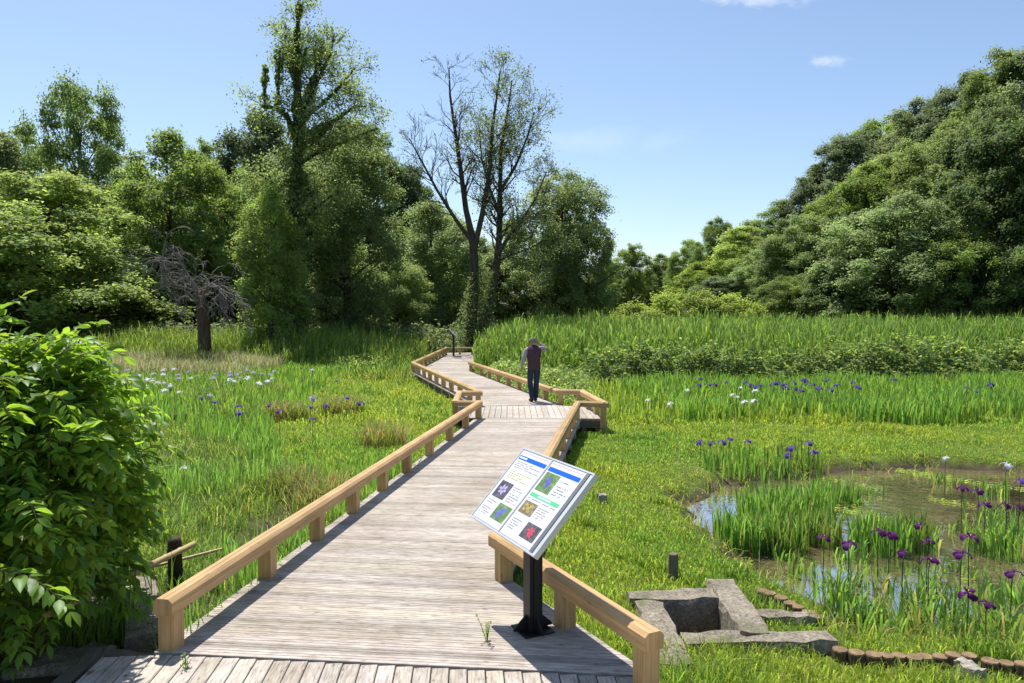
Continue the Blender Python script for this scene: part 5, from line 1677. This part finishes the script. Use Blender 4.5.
def vine_tree():
    rng = np.random.default_rng(14)
    Y = 38.0
    b = at_d(291, 352, Y); b.z = float(ground_z(np.array([b.x]), np.array([Y]))[0])
    root = empty('vine_clad_tree', b, 0, 'very tall tree with a vine-clad trunk and thin crown, rising above the left wood', 'tree')
    mb = MB(); tips = []; vine = []
    L = [
        ([(291, 372), (291, 330), (292, 280), (294, 220), (297, 160), (298, 120), (297, 80), (296, 50), (298, 22), (300, 4)], 0.46, 0.04, 0, 0.55),
        ([(297, 140), (287, 116), (275, 108), (262, 106)], 0.16, 0.06, -1.5, 0.30),
        ([(266, 107), (264, 96), (265, 80), (266, 66)], 0.07, 0.04, -1.5, 0.26),
        ([(278, 109), (278, 90), (279, 70), (280, 50)], 0.08, 0.04, -1.0, 0.24),
        ([(299, 132), (306, 110), (312, 88), (318, 62), (316, 50)], 0.18, 0.05, 0.8, 0.36),
        ([(309, 95), (320, 76), (330, 55), (334, 34)], 0.10, 0.03, 1.2, 0.15),
        ([(298, 90), (290, 68), (284, 48), (286, 34)], 0.09, 0.03, 1.2, 0.15),
        ([(298, 74), (304, 60), (306, 48)], 0.08, 0.03, -1, 0.18),
        ([(298, 140), (316, 128), (336, 120), (352, 108), (366, 106)], 0.14, 0.03, 1.2, 0.16),
        ([(303, 120), (324, 102), (342, 84), (355, 68)], 0.10, 0.03, -1.4, 0.14),
        ([(297, 150), (318, 134), (330, 124)], 0.12, 0.05, -1.5, 0.32),
        ([(296, 165), (322, 150), (350, 140), (378, 128)], 0.12, 0.03, 0.6, 0.12),
        ([(294, 200), (272, 182), (256, 172)], 0.12, 0.03, 0.6, 0.1),
        ([(294, 230), (318, 206), (340, 190)], 0.12, 0.03, -0.6, 0.1),
    ]
    for i, (pl, r0, r1, dy, vr) in enumerate(L):
        pts = px_path(Y, pl, b, dy)
        limb(mb, pts, r0, r1, 8)
        ln = sum((q - p).length for p, q in zip(pts, pts[1:]))
        k = int(ln * vr * (2600 if i == 0 else 900))
        for _ in range(k):
            f = rng.random()
            q, dd = along(pts, f)
            side = Vector(rng.normal(0, 1, 3)); side = (side - dd * side.dot(dd)).normalized()
            bump = (1.0 + (2.2 * max(0.0, 0.62 - f) / 0.62 if i == 0 else 0.0)) * (0.65 + 0.5 * math.sin(f * ln * 2.1 + i) * 0.5 + 0.25 * math.sin(f * ln * 5.3))
            fade = 1.0 if i in (2, 3) else ((1.1 - (0.85 if i == 0 else 0.6) * f) if i in (0, 4, 10) else (1.15 - 1.05 * f))
            vine.append(np.array(q + side * (vr * bump * fade * rng.uniform(0.55, 1.25))))
        if i in (2, 3): continue
        ns = int(5 + ln * (2.0 if i else 3.4))
        for _ in range(ns):
            f = rng.uniform(0.30 if i == 0 else 0.3, 1.0)
            q, dd = along(pts, f)
            side = Vector(rng.normal(0, 1, 3)); side = (side - dd * side.dot(dd)).normalized()
            nd = (dd * 0.55 + side * 0.95).normalized()
            grow(mb, rng, q, nd, rng.uniform(0.6, 1.35) * (1.25 - 0.6 * f) * (1.0 if i else 0.85), max(0.014, (r0 + (r1 - r0) * f) * 0.3), 2, tips, 0.0, 0.02, (2, 4), 0.8, 5, 0.009, 0.16, (5, 4, 3), (0.45, 0.7))
    mb.build('trunk', M['bark_dark'], root)
    P = [np.array(p)[None] + rng.normal(0, 0.24, (rng.poisson(15), 3)) for p, d in tips if rng.random() < (0.40 if p.z > 11 else 0.85)]
    P = np.concatenate(P)
    leaves('crown', P, rng.normal(0, 0.6, P.shape) + [0, 0, 0.6], rng.uniform(0.08, 0.17, len(P)), tints(len(P), rng, 0.2, 0.08), M['lf_grey'], root, 0.6, rng)
    V = np.array(vine)
    leaves('ivy', V, rng.normal(0, 0.7, V.shape) + [0, -0.2, 0.5], rng.uniform(0.09, 0.2, len(V)), tints(len(V), rng, 0.2, 0.08), M['lf_mid'], root, 0.75, rng)
vine_tree()

def dead_tree():
    rng = np.random.default_rng(33)
    Y = 33.0
    b = at_d(204, 355, Y); b.z = float(ground_z(np.array([b.x]), np.array([Y]))[0])
    root = empty('dead_tree', b, 0, 'squat dead tree with bleached drooping bare branches on a thick brown trunk', 'tree')
    tr = MB()
    pts = px_path(Y, [(204, 372), (205, 350), (204, 330), (203, 314), (201, 300), (198, 290)], b)
    tr.tube(pts, [0.36, 0.29, 0.265, 0.265, 0.22, 0.11], 10)
    tr.build('trunk', M['bark_red'], root, True)
    mb = MB(); tips = []
    for k in range(11):
        a = k * 2 * math.pi / 11 + rng.uniform(-0.2, 0.2)
        z = pts[-2].z + rng.uniform(-0.3, 0.35)
        st = Vector((pts[-2].x * 0.97, pts[-2].y, z))
        d = Vector((math.cos(a), math.sin(a), rng.uniform(0.25, 1.0)))
        grow(mb, rng, st, d, rng.uniform(1.4, 2.3), 0.058, 3, tips, 0.34, 0.05, (3, 3), 0.9, 6, 0.011, 0.32, (6, 5, 4, 3), (0.42, 0.66))
    for pl in ([(199, 294), (190, 282), (178, 268), (160, 256), (150, 252)], [(199, 292), (188, 276), (178, 258), (172, 248)], [(201, 294), (212, 284), (222, 290), (234, 298)]):
        q = px_path(Y, pl, b, rng.uniform(-1, 1)); limb(mb, q, 0.10, 0.02, 6)
        for _ in range(8):
            p_, dd = along(q, rng.uniform(0.3, 1)); grow(mb, rng, p_, dd + Vector(rng.normal(0, 0.6, 3)), rng.uniform(0.8, 1.4), 0.035, 2, tips, 0.4, 0, (3, 4), 0.8, 5, 0.011, 0.2, (4, 3, 3), (0.45, 0.7))
    mb.build('branches', M['bark_dead'], root)
dead_tree()

# ------------------------------------------------------------------ the big shrub on the left
def shrub():
    rng = np.random.default_rng(9)
    base = Vector((-3.55, 5.2, -0.27))
    root = empty('shrub', base, 0, 'big leafy shrub with pointed glossy leaves beside the near end of the left railing', 'shrub')
    mb = MB()
    P, D, Nn, Sz, T = [], [], [], [], []
    def shoot(p, d, L, droop, leaf_l, r=0.006, start=0.25):
        segs = 9
        p = Vector(p); d = Vector(d).normalized()
        pts = [p.copy()]
        for i in range(segs):
            d = (d + Vector((0, 0, -droop * (i + 1) / segs)) + Vector(rng.normal(0, 0.05, 3))).normalized()
            p = p + d * (L / segs); pts.append(p.copy())
        mb.tube(pts, [r * (1 - 0.75 * i / segs) for i in range(segs + 1)], 4, caps=False)
        nl = max(4, int(L / 0.042))
        tb = math.exp(rng.normal(0, 0.12))
        for j in range(nl):
            f = start + (1 - start) * j / (nl - 1)
            q, dd = along(pts, f)
            s = dd.cross(Vector((0, 0, 1)))
            if s.length < 0.1: s = Vector((1, 0, 0))
            s.normalize()
            for sg in (-1, 1):
                if rng.random() < 0.12: continue
                ld = (dd * rng.uniform(0.35, 0.8) + s * sg * rng.uniform(0.7, 1.1) + Vector((0, 0, rng.uniform(-0.55, 0.15)))).normalized()
                ll = leaf_l * rng.uniform(0.6, 1.15) * (0.75 + 0.35 * math.sin(math.pi * min(1, f)))
                P.append(q); D.append(ld); Sz.append(ll)
                nn = Vector((-0.12, 0.2, 1)) + Vector(rng.normal(0, 0.42, 3)) + s * sg * 0.15
                Nn.append(nn); T.append(tb * math.exp(rng.normal(0, 0.14)) * (1.15 if f > 0.8 else 1.0))
        # tip leaf
        P.append(pts[-1]); D.append(d.copy()); Sz.append(leaf_l * 0.8); Nn.append(Vector((0, 0, 1)) + Vector(rng.normal(0, 0.3, 3))); T.append(tb * 1.2)
    # main stems fan out from the base
    for k in range(30):
        a = rng.uniform(0, 2 * math.pi); ln = rng.uniform(1.2, 2.1)
        d = Vector((math.cos(a) * rng.uniform(0.1, 0.4), math.sin(a) * rng.uniform(0.1, 0.4), 1)).normalized()
        pts = [Vector((math.cos(a) * 0.18, math.sin(a) * 0.18, 0))]
        for i in range(7):
            d = (d + Vector(rng.normal(0, 0.06, 3))).normalized()
            pts.append(pts[-1] + d * ln / 7)
        mb.tube(pts, [0.016 * (1 - 0.1 * i) for i in range(8)], 6, caps=False)
    # leafy shoots through the whole dome, thickest near its surface
    for k in range(1400):
        u = Vector(rng.normal(0, 1, 3)); u.normalize()
        if u.z < -0.75: u.z = -u.z
        rr = rng.uniform(0.45, 0.92) * (1 + 0.12 * math.sin(u.x * 5 + u.z * 4) + 0.08 * math.sin(u.z * 9 + u.y * 7))
        kx = 0.74 if u.x > 0 else 1.0
        if u.x > 0 and u.z < -0.15: kx = 0.62
        o = Vector((u.x * 1.02 * rr * kx, u.y * 0.95 * rr, 1.08 + u.z * (1.16 if u.z > 0 else 0.95) * rr))
        if o.z < 0.12: continue
        if u.y < 0.1 and u.z < -0.05 and rng.random() < 0.55: continue
        nd = Vector((u.x, u.y, u.z * 0.5 + rng.uniform(0.1, 0.75))) + Vector(rng.normal(0, 0.3, 3))
        shoot(o, nd, rng.uniform(0.22, 0.5), rng.uniform(0.12, 0.42), rng.uniform(0.095, 0.155), 0.0045)
    for k in range(120):
        a = rng.uniform(0, 6.28); e = rng.uniform(-0.5, 1.2)
        o = Vector((math.cos(a) * math.cos(e) * 0.85, math.sin(a) * math.cos(e) * 0.9, 1.1 + 1.05 * math.sin(e)))
        if o.x > 0: o.x *= 0.72 if e > 0 else 0.5
        shoot(o, Vector((math.cos(a) * 0.8, math.sin(a) * 0.8, rng.uniform(0.5, 1.3))), rng.uniform(0.35, 0.65), rng.uniform(0.2, 0.5), rng.uniform(0.10, 0.155), 0.005)
    # the two sprays that reach forward, and the tall shoot at the edge
    v = lambda px, py, Y: at_d(px, py, Y) - base
    for a0, a1, L, dr in ((v(-40, 575, 4.0), v(80, 545, 4.05), 0.66, 0.22), (v(-40, 545, 4.3), v(40, 515, 4.4), 0.45, 0.2), (v(-30, 350, 4.5), v(8, 285, 4.6), 0.42, 0.05), (v(-50, 345, 4.6), v(15, 300, 4.6), 0.45, 0.15), (v(40, 380, 5.0), v(75, 325, 5.0), 0.4, 0.2), (v(70, 360, 5.3), v(120, 340, 5.3), 0.42, 0.25)):
        shoot(a0, a1 - a0, L, dr, 0.135, 0.006, 0.1)
    mb.build('stem', M['twig'], root, True)
    # leaf blades: a pointed oval of eight corners folded along the midrib
    n = len(P)
    P = np.array([tuple(p) for p in P]); D = unit(np.array([tuple(p) for p in D])); Nn = np.array([tuple(p) for p in Nn]); Sz = np.array(Sz)[:, None]; T = np.array(T)
    Nn = unit(Nn - D * np.sum(Nn * D, axis=1, keepdims=True)); Wd = np.cross(Nn, D)
    rows = [(0.06, 0.0, 0.0), (0.28, 0.17, 0.01), (0.52, 0.22, 0.0), (0.78, 0.13, -0.04), (1.0, 0.0, -0.12)]
    vs = []
    bend = rng.uniform(0.2, 1.6, (n, 1))
    fold = rng.uniform(0.15, 0.5, (n, 1))
    for t, w, z in rows:
        m = P + D * Sz * t + Nn * Sz * z * bend
        if w == 0: vs.append(m)
        else:
            vs += [m + Wd * Sz * w + Nn * Sz * w * fold, m, m - Wd * Sz * w + Nn * Sz * w * fold]
    V = np.stack(vs, 1).reshape(-1, 3); k = len(vs)   # 0 | 1 2 3 | 4 5 6 | 7 8 9 | 10
    b = np.arange(n) * k
    tri = np.concatenate([np.stack([b, b + 2, b + 1], 1), np.stack([b, b + 3, b + 2], 1), np.stack([b + 10, b + 7, b + 8], 1), np.stack([b + 10, b + 8, b + 9], 1)])
    q = []
    for i in (1, 4):
        q += [np.stack([b + i, b + i + 1, b + i + 4, b + i + 3], 1), np.stack([b + i + 1, b + i + 2, b + i + 5, b + i + 4], 1)]
    tn = np.stack([T * (1 + rng.normal(0, 0.06, n)), T, T * (1 + rng.normal(0, 0.06, n))], 1)
    np_mesh('foliage', V, [tri, np.concatenate(q)], M['lf_shrub'], root, np.repeat(tn, k, axis=0))
shrub()

def litter():
    rng = np.random.default_rng(61)
    n = 900
    x = rng.uniform(-4.3, -2.25, n); y = rng.uniform(4.1, 6.3, n)
    z = np.where((x > -2.68) & (y < 4.8), 0.004, ground_z(x, y) + 0.01)
    k = (x < -2.68) | ((y < 4.8) & (rng.random(n) < 0.3 * np.clip((-2.2 - x) / 0.4, 0, 1)))
    x, y, z = x[k], y[k], z[k]; n = len(x)
    nr = np.tile([[0, 0, 1.0]], (n, 1)) + rng.normal(0, 0.2, (n, 3))
    tag(leaves('leaf_litter', np.stack([x, y, z], 1), nr, rng.uniform(0.02, 0.07, n), tints(n, rng, 0.4, 0.15) * np.array([[0.45, 0.33, 0.4]]), M['dry'], None, 0.5, rng), kind='stuff')
litter()

def small_weed(px, py, z, h, label, seed):
    rng = np.random.default_rng(seed)
    p = at(px, py, z)
    r = empty('weed', p, 0, label, 'weed')
    mb = MB(); P = []
    for k in range(5):
        d = Vector((rng.normal(0, 0.35), rng.normal(0, 0.35), 1)).normalized(); e = d * h * rng.uniform(0.6, 1.0)
        mb.tube([(0, 0, -0.02), e * 0.5, e], [0.0025, 0.002, 0.001], 4, caps=False)
        for j in range(9):
            f = rng.uniform(0.1, 1); P.append(np.array(e * f) + rng.normal(0, 0.012, 3))
    mb.build('stem', M['stem'], r)
    P = np.array(P)
    leaves('foliage', P, rng.normal(0, 0.4, P.shape) + [0, 0, 0.8], rng.uniform(0.012, 0.03, len(P)), tints(len(P), rng), M['lf_bright'], r, 0.5, rng)
small_weed(487, 640, 0.0, 0.19, 'spindly green weed growing through the deck at the foot of the flower sign', 1)
small_weed(186, 668, 0.0, 0.10, 'small weed at the foot of the left railing end post', 2)
small_weed(160, 640, -0.1, 0.22, 'weed between the long concrete slab and the left railing end post', 3)

# ------------------------------------------------------------------ light, sky, camera
SUN = Vector((-0.227, 0.44, 1.0)).normalized()
el = math.asin(SUN.z); azm = math.atan2(SUN.x, SUN.y)
sl = bpy.data.lights.new('sun', 'SUN'); sl.energy = 4.0; sl.angle = R(0.53); sl.color = (1.0, 0.965, 0.91)
so = bpy.data.objects.new('sun', sl); COL.objects.link(so)
so.rotation_euler = SUN.to_track_quat('Z', 'Y').to_euler(); so.location = (0, 0, 30)

w = bpy.data.worlds.new('World'); S.world = w; w.use_nodes = True
nt = w.node_tree; nt.nodes.clear()
out = nt.nodes.new('ShaderNodeOutputWorld'); bg = nt.nodes.new('ShaderNodeBackground')
sky = nt.nodes.new('ShaderNodeTexSky'); sky.sky_type = 'NISHITA'; sky.sun_disc = False
sky.sun_elevation = el; sky.sun_rotation = azm; sky.altitude = 50; sky.air_density = 1.0; sky.dust_density = 0.7; sky.ozone_density = 2.2
bg.inputs[1].default_value = 0.096
tc = nt.nodes.new('ShaderNodeTexCoord')
# a few thin wisps of cloud high in the sky
def cloud_mask(px, py, w_, h_, scale, seed, thr):
    d = Vector(ray(px, py)).normalized()
    sx = Vector((1, 0, 0)) - d * d.x; sx.normalize(); sz = d.cross(sx) * -1; sz.normalize()
    def dot(vv):
        n = nt.nodes.new('ShaderNodeVectorMath'); n.operation = 'DOT_PRODUCT'; nt.links.new(tc.outputs['Generated'], n.inputs[0]); n.inputs[1].default_value = vv; return n.outputs['Value']
    def math_(op, a, b):
        n = nt.nodes.new('ShaderNodeMath'); n.operation = op
        for i, q in enumerate((a, b)):
            if isinstance(q, bpy.types.NodeSocket): nt.links.new(q, n.inputs[i])
            else: n.inputs[i].default_value = q
        return n.outputs[0]
    u = math_('DIVIDE', dot(sx), w_ / F); v = math_('DIVIDE', dot(sz), h_ / F)
    r2 = math_('ADD', math_('MULTIPLY', u, u), math_('MULTIPLY', v, v))
    fall = math_('SUBTRACT', 1.0, r2)
    mp = nt.nodes.new('ShaderNodeMapping'); mp.inputs['Location'].default_value = (seed, seed * 2, 0); mp.inputs['Scale'].default_value = (scale, scale, scale * 2.6)
    nt.links.new(tc.outputs['Generated'], mp.inputs[0])
    nz = nt.nodes.new('ShaderNodeTexNoise'); nz.inputs['Scale'].default_value = 1.0; nz.inputs['Detail'].default_value = 6; nz.inputs['Roughness'].default_value = 0.65; nz.inputs['Distortion'].default_value = 0.6
    nt.links.new(mp.outputs[0], nz.inputs['Vector'])
    s = math_('ADD', math_('MULTIPLY', fall, 0.35), math_('SUBTRACT', nz.outputs[0], thr))
    mr = nt.nodes.new('ShaderNodeMapRange'); mr.interpolation_type = 'SMOOTHSTEP'; mr.inputs[1].default_value = 0.0; mr.inputs[2].default_value = 0.5; nt.links.new(s, mr.inputs[0])
    front = math_('GREATER_THAN', dot(d), 0.5)
    return math_('MULTIPLY', mr.outputs[0], front)
col = sky.outputs[0]
for args, op in (((758, -3, 62, 10, 34, 3.0, 0.50), 0.5), ((829, 61, 22, 7, 55, 7.0, 0.55), 0.4), ((640, 265, 150, 26, 9, 5.0, 0.62), 0.25), ((600, 140, 130, 20, 10, 9.0, 0.62), 0.2)):
    m = cloud_mask(*args)
    k = nt.nodes.new('ShaderNodeMath'); k.operation = 'MULTIPLY'; nt.links.new(m, k.inputs[0]); k.inputs[1].default_value = op
    mx = nt.nodes.new('ShaderNodeMix'); mx.data_type = 'RGBA'
    nt.links.new(k.outputs[0], mx.inputs[0]); nt.links.new(col, mx.inputs[6]); mx.inputs[7].default_value = (6.6, 6.9, 7.3, 1)
    col = mx.outputs[2]
nt.links.new(col, bg.inputs[0]); nt.links.new(bg.outputs[0], out.inputs[0])

cam = bpy.data.cameras.new('camera')
cam.sensor_width = 36.0; cam.lens = F / 1024 * 36.0; cam.clip_start = 0.1; cam.clip_end = 4000
co = bpy.data.objects.new('camera', cam); COL.objects.link(co)
co.location = (0, 0, H); co.rotation_euler = (R(90) - PITCH, 0, 0)
S.camera = co
S.view_settings.view_transform = 'Standard'
S.view_settings.look = 'None'
S.view_settings.gamma = 1.0
S.view_settings.exposure = 0.76
S.view_settings.use_curve_mapping = False
S.cycles.max_bounces = 8
S.cycles.transparent_max_bounces = 8
